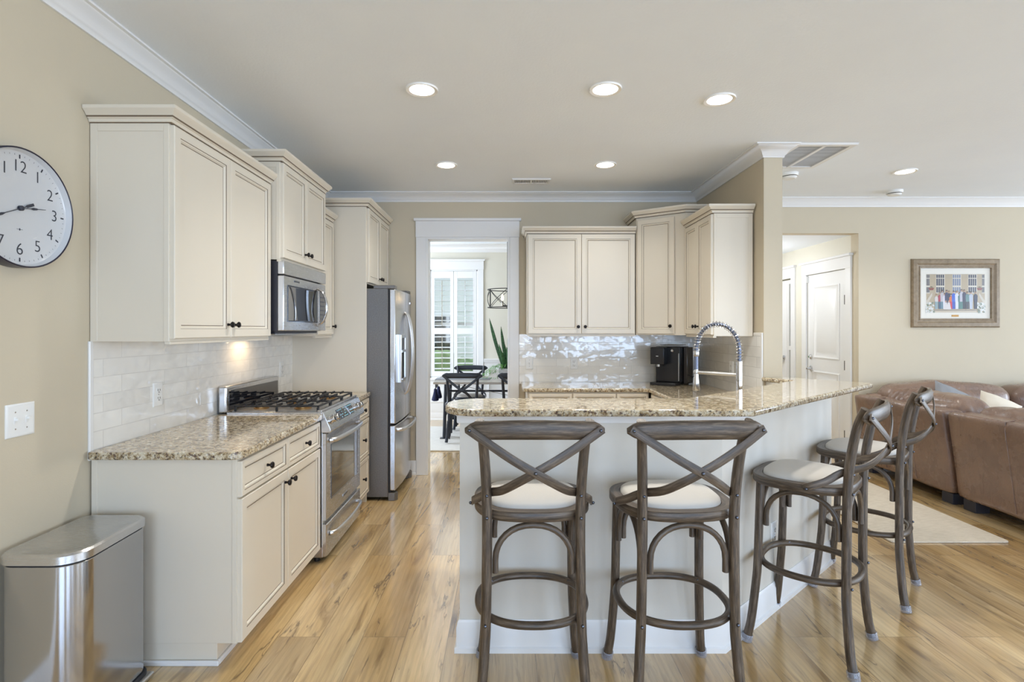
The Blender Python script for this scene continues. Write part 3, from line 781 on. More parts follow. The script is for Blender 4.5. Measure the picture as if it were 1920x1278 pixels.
def base_cab(name, label, w, d, fronts, h=.868, left=True, right=False, group='cream base cabinets', kn=True):
    """fronts: (kind, x, z, w, h, knob xz or None)"""
    t = thing(name, label, 'cabinet', (0, 0, 0), group)
    m = MB(); m.box(0, 0, .09, w, d, h); m.box(.004, .085, 0, w-.004, d, .09)
    for xs, on in ((-.003, left), (w, right)):
        if on: m.box(xs, 0, .09, xs+.003, .02, h); m.box(xs, d-.025, 0, xs+.003, d, h)
    m.obj('body', 'cab', t, bev=.0015, flat=True)
    m = MB(); m.box(.0, .072, 0, w, .085, .022)
    if left: m.box(-.012, .072, 0, 0, d, .022)
    m.obj('shoe_moulding', 'trim', t, bev=.004, flat=True)
    for kind, x, z, fw, fh, kp in fronts:
        o = door(kind, t, x, z, fw, fh, .055 if kind == 'door' else .036)
        if kn and kp: knob(o, kp[0], kp[1])
    return t
hw = .478
t = base_cab('base_cabinet', 'cream base cabinet with two drawers over two doors beside the steel bin', .971, .610,
    [('drawer', .004, .704, hw, .150, (.004+hw/2, .779)), ('drawer', .487, .704, hw, .150, (.487+hw/2, .779)),
     ('door', .004, .092, hw, .603, (.004+hw-.035, .640)), ('door', .487, .092, hw, .603, (.487+.035, .640))])
place(t, (-1.127, 2.264, 0), R(90))
t = base_cab('base_cabinet', 'narrow cream three-drawer base cabinet between range and fridge', .388, .610,
    [('drawer', .004, .704, .380, .150, (.194, .779)), ('drawer', .004, .394, .380, .301, (.194, .545)), ('drawer', .004, .092, .380, .293, (.194, .24))], left=False)
place(t, (-1.127, 4.004, 0), R(90))
t = base_cab('base_cabinet', 'cream base cabinet under the granite counter on the back wall', 1.05, .55,
    [('drawer', .01, .704, .37, .150, (.195, .779)), ('drawer', .39, .704, .37, .150, (.575, .779)), ('drawer', .77, .704, .27, .150, (.905, .779)),
     ('door', .01, .092, .37, .603, (.35, .64)), ('door', .39, .092, .37, .603, (.42, .64)), ('door', .77, .092, .27, .603, (.80, .64))])
place(t, (.196, 4.665, 0))
t = base_cab('base_cabinet', 'cream base cabinet below the coffee machine along the stub wall', .96, .58,
    [('drawer', .08, .704, .42, .150, (.29, .779)), ('drawer', .51, .704, .42, .150, (.72, .779)), ('door', .08, .092, .42, .603, (.46, .64)), ('door', .51, .092, .42, .603, (.55, .64))])
place(t, (1.262, 4.66, 0), R(-90))
t = base_cab('base_cabinet', 'cream sink base cabinet on the kitchen side of the straight bar', .82, .57,
    [('drawer', .02, .704, .38, .150, None), ('drawer', .42, .704, .38, .150, None), ('door', .02, .092, .38, .603, (.36, .64)), ('door', .42, .092, .38, .603, (.46, .64))], left=False)
place(t, (.63, 3.07, 0), R(180))

# =================================================================== counters
def slab(name, label, poly, z0, z1, loc=None):
    m = MB(); m.prism(poly, z0, z1); o = m.obj(name, 'granite', bev=.010, bseg=3, angle=60); return tag(o, label, 'countertop', 'granite countertops')
slab('countertop', 'granite countertop between the tiled left wall and the range', fillet([(-1.735, 2.228), (-1.096, 2.228), (-1.096, 3.232), (-1.735, 3.232)], [.02, .05, .005, .0]), .868, .900)
slab('countertop', 'small granite countertop between range and fridge panel', fillet([(-1.735, 4.003), (-1.096, 4.003), (-1.096, 4.393), (-1.735, 4.393)], [0, .005, .02, 0]), .868, .900)
slab('countertop', 'lower granite countertop under the coffee machine and along the back wall', fillet(
    [(.152, 5.214), (.152, 4.64), (1.235, 4.64), (1.235, 3.6), (.674, 3.1), (-.19, 3.1), (-.19, 2.485), (.907, 2.485), (1.848, 3.325), (1.848, 5.214)], [0, .02, .06, .05, .05, .02, 0, 0, 0, 0]), .868, .900)
slab('bar_countertop', 'raised angled granite bar top behind the four stools', fillet(
    [(-.272, 2.295), (1.065, 2.295), (2.352, 3.435), (1.998, 3.868), (1.838, 3.868), (1.937, 3.617), (.905, 2.686), (-.272, 2.686)], [.16, .03, .03, 0, 0, .01, .02, .16], 8), 1.0365, 1.067)

# =================================================================== appliances
def build_range():
    t = thing('range', 'stainless steel gas range with black backguard between the left base cabinets', 'range')
    w = .760
    m = MB(); m.box(.004, -.028, .035, w-.004, .60, .893); m.obj('body', 'steel', t, bev=.002, flat=True)
    m = MB(); m.box(-.006, -.028, .893, w+.006, .545, .912); m.obj('cooktop', 'steel_h', t, bev=.004)
    m = MB(); m.box(.03, .02, .9121, w-.03, .53, .9145); m.obj('burner_pan', 'satin', t, bev=.001)
    # sloped control panel
    prof = [(-.020, .912), (-.036, .910), (-.080, .812), (-.082, .796), (-.076, .788), (-.020, .788)]
    m = MB(); n = len(prof); vs = [(-.004, a, b) for a, b in prof]+[(w+.004, a, b) for a, b in prof]
    m.add(vs, [tuple(range(n)), tuple(range(2*n-1, n-1, -1))]+[(i, (i+1) % n, n+(i+1) % n, n+i) for i in range(n)])
    cp = m.obj('control_panel', 'steel_h', t, bev=.004, bseg=3)
    sl = Vector((0, -.080+.036, .812-.910)).normalized(); nn = Vector((0, -sl.z*-1, 0)); nn = Vector((0, sl.z, -sl.y)).normalized()
    if nn.y > 0: nn = -nn
    org = Vector((0, -.036, .910))
    m = MB(); m.rings(org+Vector((.20, 0, 0))+sl*.088, (1, 0, 0), -sl, nn, .33, .070, [(0, 0), (0, .002), (.002, .003)]); disp = m.obj('display', 'display', cp)
    ink = bpy.data.materials.new('display_digits'); ink.use_nodes = True
    b = ink.node_tree.nodes['Principled BSDF']; b.inputs['Base Color'].default_value = (.2, .5, .6, 1); b.inputs['Emission Color'].default_value = (.35, .65, .8, 1); b.inputs['Emission Strength'].default_value = .22
    m = MB(); rr = random.Random(3)
    for k in range(13):
        for j in range(4):
            if rr.random() < .6:
                m.rings(org+Vector((.212+k*.024, 0, 0))+sl*(.080-j*.017), (1, 0, 0), -sl, nn, .008+.008*rr.random(), .006, [(0, .0035), (0.0002, .0036)])
    m.obj('display_digits', ink, disp, flat=True)
    for x in (.055, .135, .605, .685):
        m = MB(); c = org+Vector((x, 0, 0))+sl*.060
        m.lathe([(.027, 0), (.027, .004), (.021, .006), (.020, .028), (.017, .031)], c, nn, 22); m.obj('knob', 'nickel', cp)
        k = cp.children[-1]
        m = MB(); m.lathe([(.0165, .0312), (.012, .0325)], c, nn, 20); m.obj('knob_cap', 'black', cp)
    # oven door
    m = MB(); m.rings((.006, -.028, .258), (1, 0, 0), (0, 0, 1), (0, -1, 0), w-.012, .522, [(0, 0), (0, .020), (.004, .025), (.010, .025)])
    d = m.obj('oven_door', 'steel_h', t)
    m = MB(); m.rings((.088, -.053, .365), (1, 0, 0), (0, 0, 1), (0, -1, 0), .585, .335, [(0, 0), (0, .003), (.004, .003), (.006, .001)]); m.obj('window', 'ovenglass', d)
    def bow(z, x0, x1, out, y0=-.053, r=.012):
        pts = cat_spline([(x0, y0, z), (x0+.012, y0-out*.55, z), (x0+.07, y0-out*.9, z), ((x0+x1)/2, y0-out*1.2, z), (x1-.07, y0-out*.9, z), (x1-.012, y0-out*.55, z), (x1, y0, z)], 5)
        mm = MB(); mm.tube(pts, 1, sect=[(r*.75*cos(q*pi/6), r*1.25*sin(q*pi/6)) for q in range(12)], up=(0, 0, 1)); return mm
    bow(.732, .06, .70, .045).obj('handle', 'satin', d)
    m = MB(); m.box(.325, -.0565, .300, .43, -.0532, .318); m.obj('badge', 'chrome', d, bev=.001)
    m = MB()
    for k in range(8): m.box(.333+k*.0115, -.0572, .304, .340+k*.0115, -.0565, .314)
    m.obj('badge_lettering', 'bolt', d, flat=True)
    m = MB(); m.box(.008, -.026, .236, w-.008, -.01, .256); m.obj('gap_trim', 'black', t, flat=True)
    m = MB(); m.rings((.006, -.028, .040), (1, 0, 0), (0, 0, 1), (0, -1, 0), w-.012, .194, [(0, 0), (0, .020), (.004, .025), (.010, .025)])
    d = m.obj('storage_drawer', 'steel_h', t)
    bow(.160, .07, .69, .040).obj('handle', 'satin', d)
    for x in (.05, w-.05):
        for y in (.02, .55):
            m = MB(); m.cyl((x, y, 0), (x, y, .036), .018, 12); m.obj('foot', 'black', t)
    # backguard
    m = MB(); m.box(.0, .548, .90, w-.004, .600, 1.066); bg = m.obj('backguard', 'steel_h', t, bev=.012, bseg=3)
    m = MB(); m.box(.028, .5455, .915, w-.03, .549, 1.036); m.obj('backguard_glass', 'blackglass', bg, bev=.002)
    # burners and grates
    for (x, y, r) in ((.14, .14, .042), (.14, .40, .036), (.38, .27, .05), (.62, .14, .048), (.62, .40, .034)):
        m = MB(); m.lathe([(r*1.25, 0), (r*1.25, .004), (r, .006), (r, .013)], (x, y, .9145), (0, 0, 1), 24); bb_ = m.obj('burner', 'brass', t)
        m = MB(); m.lathe([(r*.95, 0), (r*.97, .005), (r*.8, .008)], (x, y, .9278), (0, 0, 1), 24); m.obj('burner_cap', 'iron', bb_)
    for k in range(3):
        x0 = .022+k*.240; x1 = x0+.236; m = MB()
        z0, z1 = .937, .949
        for y in (.0, .504): m.box(x0, y, z0, x1, y+.010, z1)
        for x in (x0, x1-.008): m.box(x, .0, z0+.003, x+.008, .514, z1)
        for y in (.165, .335): m.box(x0, y, z0+.002, x1, y+.010, z1)
        for j in range(7):
            y = .060+j*.064
            m.box(x0+.008, y, z0+.004, x0+.085, y+.009, z1+.008); m.box(x1-.085, y, z0+.004, x1-.008, y+.009, z1+.008)
        for x in (x0, x1-.012):
            for y in (0, .25, .50): m.box(x, y, .9135, x+.012, y+.014, z0)
        m.obj('grate', 'iron', t, bev=.0025)
    m = MB(); m.box(.0, -.026, .912, w, .004, .924); m.obj('front_trim', 'steel_h', t, bev=.004)
    place(t, (-1.127, 3.2375, 0), R(90))
build_range()

def build_microwave():
    t = thing('microwave', 'stainless steel over-the-range microwave hung under the taller wall cabinet', 'microwave')
    w, z0, z1 = .758, 1.400, 1.822
    m = MB(); m.box(0, 0, z0-.002, w, .385, z1); m.box(.02, .02, z0-.018, w-.02, .36, z0-.002); m.obj('body', 'mwside', t, bev=.002, flat=True)
    m = MB(); m.box(.04, .03, z0-.022, w-.04, .34, z0-.0182); m.obj('bottom_plate', 'steel_h', t, flat=True)
    m = MB(); m.box(0, -.040, 1.740, w, 0, z1); m.obj('vent_panel', 'steel_h', t, bev=.006, bseg=3)
    m = MB(); m.box(.0, -.040, z0, .612, 0, 1.734); d = m.obj('door', 'steel_h', t, bev=.006, bseg=3)
    m = MB(); m.rings((.055, -.040, z0+.055), (1, 0, 0), (0, 0, 1), (0, -1, 0), .515, .225, [(0, 0), (0, .003), (.006, .003), (.010, .001)]); m.obj('window', 'blackglass', d)
    pts = cat_spline([(.580, -.041, z0+.035), (.580, -.075, z0+.06), (.580, -.098, z0+.11), (.580, -.106, z0+.165), (.580, -.098, z0+.22), (.580, -.075, z0+.27), (.580, -.041, z0+.295)], 5)
    m = MB(); m.tube(pts, 1, sect=[(.012*cos(q*pi/6), .008*sin(q*pi/6)) for q in range(12)], up=(0, -1, 0)); m.obj('handle', 'chrome', d)
    m = MB(); m.box(.16, -.0415, 1.706, .245, -.040, 1.716); m.obj('badge', 'bolt', d, flat=True)
    m = MB(); m.box(.615, -.038, z0, w, 0, 1.734); c = m.obj('control_panel', 'steel_h', t, bev=.006)
    m = MB(); m.box(.630, -.0395, z0+.06, w-.016, -.037, z0+.28); k = m.obj('keypad', 'blackglass', c, flat=True)
    m = MB(); rr = random.Random(5)
    for i in range(3):
        for j in range(6): m.box(.642+i*.034, -.0402, z0+.078+j*.031, .660+i*.034, -.0395, z0+.088+j*.031)
    m.obj('key_marks', 'bolt', k, flat=True)
    m = MB(); m.cyl((.0, .04, 1.79), (-.003, .04, 1.79), .004, 8); m.obj('side_screw', 'chrome', t)
    place(t, (-1.365, 3.2265, 0), R(90))
    d = bpy.data.lights.new('cooktop_lamp', 'AREA'); d.size = .16; d.energy = 2.4; d.color = (1, .72, .42)
    o = bpy.data.objects.new('cooktop_lamp', d); COL.objects.link(o); o.location = (-1.61, 3.52, 1.374); o.rotation_euler = (0, R(-16), 0)
build_microwave()

def build_fridge():
    t = thing('refrigerator', 'stainless french-door refrigerator with grey side, between tall panel and doorway', 'refrigerator')
    w = .738
    m = MB(); m.box(0, .0, .03, w, .745, 1.745); m.obj('body', 'fridge_side', t, bev=.004)
    m = MB(); m.box(.01, -.02, .03, w-.01, .0, 1.735); m.obj('door_gasket', 'gasket', t, flat=True)
    def dr(x0, x1, z0, z1):
        mm = MB(); n = 8; xs = [x0+(x1-x0)*k/n for k in range(n+1)]
        f = lambda x: -.060-.016*(1-((x-w/2)/(w/2))**2)
        poly = [(x0, -.014)]+[(x, f(x)) for x in xs]+[(x1, -.014)]
        mm.prism(poly, z0, z1); return mm
    L = dr(0, w/2-.003, .632, 1.740).obj('door', 'steel', t, bev=.007, bseg=3)
    Rr = dr(w/2+.003, w, .632, 1.740).obj('door', 'steel', t, bev=.007, bseg=3)
    F = dr(0, w, .085, .618).obj('freezer_drawer', 'steel', t, bev=.007, bseg=3)
    for x, p in ((w/2-.032, L), (w/2+.032, Rr)):
        pts = cat_spline([(x, -.072, .84), (x, -.100, .875), (x, -.128, 1.0), (x, -.140, 1.2), (x, -.128, 1.40), (x, -.100, 1.525), (x, -.072, 1.56)], 5)
        m = MB(); m.tube(pts, 1, sect=[(.014*cos(q*pi/6), .011*sin(q*pi/6)) for q in range(12)], up=(0, -1, 0)); m.obj('handle', 'satin', p)
    pts = cat_spline([(.06, -.062, .575), (.075, -.100, .575), (.16, -.125, .575), (w/2, -.138, .575), (w-.16, -.125, .575), (w-.075, -.100, .575), (w-.06, -.062, .575)], 5)
    m = MB(); m.tube(pts, 1, sect=[(.011*cos(q*pi/6), .016*sin(q*pi/6)) for q in range(12)], up=(0, 0, 1)); m.obj('handle', 'satin', F)
    # dispenser
    m = MB(); m.rings((.075, -.060, .965), (1, 0, 0), (0, 0, 1), (0, -1, 0), .215, .40, [(0, 0), (0, .030), (.006, .036), (.028, .036), (.030, .02)]); dp = m.obj('dispenser', 'satin', L)
    m = MB(); m.box(.105, -.092, 1.235, .262, -.078, 1.335); m.obj('dispenser_display', 'blackglass', dp, flat=True)
    m = MB(); m.box(.105, -.084, .995, .262, -.078, 1.215); m.obj('dispenser_recess', 'dark', dp, flat=True)
    m = MB(); m.box(.100, -.100, 1.215, .266, -.085, 1.235); m.box(.100, -.104, .985, .266, -.085, .997); m.obj('dispenser_trim', 'satin', dp, flat=True)
    for x in (.0, w-.10):
        m = MB(); m.box(x, -.055, 1.742, x+.10, .12, 1.772); m.obj('hinge_cover', 'fridge_side', t, bev=.004)
    for x in (.0, w-.07):
        m = MB(); m.prism([(x, 0), (x, -.055), (x+.035, -.075), (x+.07, -.055), (x+.07, 0)], 0, .066); m.obj('roller_foot', 'fridge_side', t, bev=.004)
    m = MB(); m.box(.075, -.012, .01, w-.075, .02, .075); m.obj('toe_grille', 'gasket', t, flat=True)
    m = MB(); m.box(.63, -.072, 1.645, .68, -.0665, 1.66); m.obj('badge', 'chrome', Rr, flat=True)
    place(t, (-.962, 4.425, 0), R(90))
build_fridge()

# =================================================================== things on the counters
def faucet():
    B = Vector((1.40, 3.22, .900)); a = Vector((-.664, .748, 0))
    t = thing('spring_faucet', 'tall chrome spring-neck kitchen faucet rising behind the bar top', 'faucet', B)
    P = lambda d, z: B+a*d+Vector((0, 0, z-.90))
    m = MB(); m.lathe([(.030, 0), (.030, .008), (.018, .014), (.0165, .02), (.0165, .20), (.0165, .201)], B, n=22); m.obj('column', 'chrome', t)
    m = MB(); m.lathe([(.0158, 0), (.0178, .002), (.0178, .115), (.0140, .120)], P(0, 1.102), n=22); m.obj('upper_sleeve', 'nickel', t)
    path = cat_spline([P(0, 1.21), P(0, 1.30), P(.018, 1.365), P(.07, 1.422), P(.14, 1.442), P(.205, 1.424), P(.252, 1.375), P(.272, 1.315), P(.277, 1.265)], 14)
    m = MB(); m.tube(path, .0105, 12); m.obj('hose', 'spring', t)
    # coil
    acc = [0]
    for i in range(1, len(path)): acc.append(acc[-1]+(path[i]-path[i-1]).length)
    tot = acc[-1]; turns = 30; K = turns*12; side = Vector((a.y, -a.x, 0)); pts = []
    j = 0
    for k in range(K+1):
        s_ = tot*k/K
        while j < len(path)-2 and acc[j+1] < s_: j += 1
        f = (s_-acc[j])/(acc[j+1]-acc[j]); p = path[j].lerp(path[j+1], f); tg = (path[j+1]-path[j]).normalized()
        n2 = tg.cross(side).normalized(); th = 2*pi*k/12
        pts.append(p+(side*cos(th)+n2*sin(th))*.0178)
    m = MB(); m.tube(pts, .0021, 6); m.obj('spring_coil', 'chrome', t)
    m = MB(); m.lathe([(.016, 0), (.0175, .003), (.0175, .032), (.016, .035)], P(.277, 1.238), n=20); m.obj('collar', 'nickel', t)
    m = MB(); m.cyl(P(.277, 1.155), P(.277, 1.24), .0125, 16); m.obj('spray_hose', 'spring', t)
    m = MB(); m.lathe([(.020, 0), (.022, .004), (.0185, .05), (.0135, .10), (.012, .135)], P(.277, 1.022), n=22); m.obj('spray_head', 'nickel', t)
    m = MB(); m.tube([P(.010, 1.137), P(.265, 1.137)], .0105, 12); m.lathe([(.0165, 0), (.0175, .003), (.0175, .017), (.0165, .02)], P(.277, 1.127), n=18); m.obj('holder_arm', 'satin', t)
    m = MB(); m.tube([B+Vector((0, 0, .07)), B+Vector((.05, .045, .085))], .007, 10); m.obj('lever', 'chrome', t)
faucet()

def coffee_machine():
    t = thing('coffee_machine', 'black coffee machine standing in the back right counter corner', 'coffee machine')
    m = MB(); m.box(0, 0, 0, .24, .36, .026); m.obj('drip_tray', 'black', t, bev=.004)
    m = MB(); m.box(.012, .115, .026, .24, .36, .350); body = m.obj('body', 'black', t, bev=.006, bseg=3)
    m = MB(); m.box(.0, .012, .190, .128, .115, .347); h = m.obj('brew_head', 'black', t, bev=.006, bseg=3)
    m = MB(); m.cyl((.064, .05, .168), (.064, .05, .19), .016, 14); m.obj('spout', 'nickel', h)
    m = MB(); m.box(.055, .0112, .262, .076, .0122, .268); m.obj('power_light', 'whitecloth', h, flat=True)
    m = MB(); m.box(.226, .111, .04, .231, .116, .29); m.obj('edge_strip', 'satin', body, flat=True)
    m = MB(); m.lathe([(.014, 0), (.014, .012), (.010, .016)], (.17, .115, .315), (0, -1, 0), 16); m.obj('dial', 'nickel', body)
    m = MB(); m.box(.03, .10, .345, .05, .12, .36);
    m = MB(); m.tube([(.04, .13, .352), (.04, .13, .364), (.22, .13, .364), (.22, .34, .364), (.04, .34, .364), (.04, .13, .364)], .0025, 6); m.obj('cup_rail', 'nickel', body)
    m = MB(); m.box(.242, .20, .01, .280, .355, .345); m.obj('water_tank', M['tank'], t, bev=.005)
    m = MB(); pts = [(.275, .34, .06), (.32, .34, .08), (.345, .30, .05), (.335, .26, .008), (.31, .28, .0065), (.33, .33, .0065), (.30, .36, .0065)]
    m.tube(cat_spline(pts, 6), .004, 8); m.obj('power_cord', 'black', t)
    place(t, (1.325, 4.935, .9001), R(-36.9))
M['tank'] = simple('smoky_brown_tank', (.06, .05, .042), .12)
coffee_machine()

# =================================================================== wall plates, clock, bin
def plate(name, label, cat, loc, rz, kind='outlet', w=.072, h=.118, group=None):
    t = thing(name, label, cat, (0, 0, 0), group)
    m = MB(); m.rings((-w/2, .0, -h/2), (1, 0, 0), (0, 0, 1), (0, -1, 0), w, h, [(0, 0), (0, .003), (.004, .006), (.01, .0062)]); m.obj('cover_plate', 'whitecloth', t)
    if kind == 'outlet':
        for z in (-.0195, .0195):
            m = MB(); m.rings((-.017, -.0062, z-.014), (1, 0, 0), (0, 0, 1), (0, -1, 0), .034, .028, [(0, 0), (0, .001), (.002, .0018)]); s_ = m.obj('socket', 'whitecloth', t)
            m = MB(); m.box(-.009, -.0086, z-.002, -.0065, -.0079, z+.008); m.box(.0065, -.0086, z-.002, .009, -.0079, z+.007); m.cyl((0, -.0079, z-.008), (0, -.0086, z-.008), .0028, 8); m.obj('slots', 'dark', s_, flat=True)
        m = MB(); m.lathe([(.003, 0), (.002, .0012)], (0, -.0062, 0), (0, -1, 0), 8); m.obj('screw', 'nickel', t)
    else:
        n = 2 if w > .1 else 1
        for k in range(n):
            x = (k-(n-1)/2)*.046
            m = MB(); m.rings((x-.006, -.006, -.013), (1, 0, 0), (0, 0, 1), (0, -1, 0), .012, .026, [(0, 0), (0, .001), (.001, .0015)]); m.box(x-.0045, -.018, .0, x+.0045, -.006, .009); m.obj('toggle', 'whitecloth', t, bev=.001)
            for z in (-.03, .03):
                m = MB(); m.lathe([(.003, 0), (.002, .0012)], (x, -.0062, z), (0, -1, 0), 8); m.obj('screw', 'nickel', t)
    place(t, loc, rz)
plate('light_switch', 'white double light switch plate on the left wall below the clock', 'light switch', (XL, 1.936, 1.085), R(90), 'switch', .116, .118)
plate('wall_outlet', 'white wall outlet on the tile above the left granite countertop', 'outlet', (XL+.009, 2.69, 1.085), R(90), group='white wall outlets')
plate('wall_outlet', 'white wall outlet on the tile beyond the range backguard', 'outlet', (XL+.009, 4.18, 1.10), R(90), group='white wall outlets')
plate('wall_outlet', 'white wall outlet on the back wall tile left of the coffee machine', 'outlet', (.667, YB-.009, 1.082), 0, group='white wall outlets')
plate('light_switch', 'white single light switch on the back wall tile beside the dining doorway', 'light switch', (.235, YB-.009, 1.082), 0, 'switch')
plate('wall_outlet', 'white wall outlet on the stub wall tile behind the faucet', 'outlet', (XR-.009, 4.40, 1.09), R(-90), group='white wall outlets')
plate('wall_outlet', 'white wall outlet low on the angled bar wall behind the stools', 'outlet', (.953+.748*.54, 2.365+.664*.54, .380), math.atan2(.664, .748), group='white wall outlets')

def clock():
    t = thing('wall_clock', 'round white wall clock with dark navy rim on the left wall', 'clock')
    r = .210
    m = MB(); m.lathe([(r-.014, .0), (r, .0), (r+.001, .02), (r, .050), (r-.003, .052), (r-.0055, .050), (r-.006, .046)], (0, 0, 0), (0, -1, 0), 72, True); m.obj('rim', 'clockrim', t)
    m = MB(); m.lathe([(r-.0052, .004), (r-.0056, .049), (r-.012, .030), (r-.016, .0275), (.05, .0275)], (0, 0, 0), (0, -1, 0), 72); f = m.obj('dial', 'clockface', t)
    yy = -.0282
    def text(s, x, z, size, name='numeral'):
        cu = bpy.data.curves.new('numeral', 'FONT'); cu.body = s; cu.size = size; cu.align_x = 'CENTER'; cu.align_y = 'CENTER'; cu.offset = -.0006
        o = bpy.data.objects.new('numeral', cu); COL.objects.link(o)
        dg = bpy.context.evaluated_depsgraph_get(); me = bpy.data.meshes.new_from_object(o.evaluated_get(dg)); bpy.data.objects.remove(o); bpy.data.curves.remove(cu)
        me.transform(Matrix.Translation((x, yy, z)) @ Matrix.Rotation(R(90), 4, 'X')); me.materials.clear(); me.materials.append(M['clockink'])
        oo = bpy.data.objects.new(name, me); COL.objects.link(oo); oo.parent = f; ORIG[oo.name] = Vector((0, 0, 0)); return oo
    for k in range(1, 13):
        an = R(90-30*k); text(str(k), cos(an)*.146, sin(an)*.146, .060)
    m = MB()
    for k in range(60):
        an = R(6*k); big = k % 5 == 0
        a, b, w = (.175, .189, .0026) if big else (.184, .189, .0006)
        d = Vector((sin(an), 0, cos(an))); e = Vector((cos(an), 0, -sin(an)))
        q = [d*a-e*w, d*b-e*w, d*b+e*w, d*a+e*w]; m.add([(p.x, yy, p.z) for p in q], [(0, 1, 2, 3)])
    m.obj('minute_marks', 'clockink', f, flat=True)
    m = MB(); m.box(-.012, yy-.0004, -.0755, .012, yy, -.0745); m.box(-.0014, yy-.0004, -.079, .0014, yy, -.071); m.obj('maker_mark', 'clockink', f, flat=True)
    def hand(name, deg, L, wd, tail, y):
        an = R(deg); d = Vector((sin(an), 0, cos(an))); e = Vector((cos(an), 0, -sin(an)))
        m = MB(); P = [d*-tail-e*wd*1.1, d*-tail*.45-e*wd*1.1, d*-tail*.4-e*.0012, d*L*.42-e*.0012, d*L*.5-e*wd, d*L*.62-e*wd*.8, d*L*.68-e*.0012, d*L-e*.0007]
        Q = [p-2*e*(p.dot(e)) for p in P][::-1]; A = P+Q; n = len(A)
        vs = [(p.x, y, p.z) for p in A]+[(p.x, y-.0015, p.z) for p in A]
        m.add(vs, [tuple(range(n)), tuple(range(2*n-1, n-1, -1))]+[(i, (i+1) % n, n+(i+1) % n, n+i) for i in range(n)]); m.obj(name, 'clockink', t, flat=True)
    hand('hour_hand', 81, .105, .0045, .012, -.031); hand('minute_hand', 245, .165, .0045, .055, -.034)
    m = MB(); m.lathe([(.009, 0), (.009, .010), (.006, .012)], (0, -.0278, 0), (0, -1, 0), 18); m.obj('hub', 'clockink', t)
    place(t, (XL+.0005, 1.905, 1.838), R(90))
clock()

def trash_bin():
    t = thing('trash_bin', 'tall slim brushed steel step trash bin standing against the left wall', 'trash bin', (-1.565, 2.02, 0))
    poly = [(-1.715, 1.800), (-1.435, 1.800), (-1.452, 2.205), (-1.715, 2.205)]
    sh = lambda d: fillet([(x+(d if x < -1.6 else -d), y+(d if y < 2 else -d)) for x, y in poly], [.055, .085, .05, .03], 8)
    m = MB(); m.prism(sh(.004), .035, .612); m.obj('body', 'steel_bin', t, bev=.003)
    m = MB(); m.prism(sh(.008), .612, .619); m.obj('lid_gap', 'gasket', t, flat=True)
    m = MB(); P0, P1, P2, P3, P4 = sh(0), sh(0), sh(.006), sh(.012), sh(.03); n = len(P0)
    L = [(P0, .619), (P1, .645), (P2, .652), (P3, .652), (P4, .646)]
    vs = [(x, y, z) for P, z in L for x, y in P]; fs = [tuple(range(n-1, -1, -1))]
    for k in range(4): fs += [(k*n+i, k*n+(i+1) % n, (k+1)*n+(i+1) % n, (k+1)*n+i) for i in range(n)]
    c = len(vs); vs.append((sum(x for x, y in P4)/n, sum(y for x, y in P4)/n, .650)); fs += [(4*n+i, 4*n+(i+1) % n, c) for i in range(n)]
    m.add(vs, fs); m.obj('lid', 'steel_h', t, angle=28)
    m = MB(); m.prism(sh(-.004), 0, .035); m.obj('base', 'gasket', t, bev=.006)
    m = MB(); m.box(-1.455, 2.06, .006, -1.425, 2.19, .024); m.obj('pedal', 'nickel', t, bev=.005)
trash_bin()

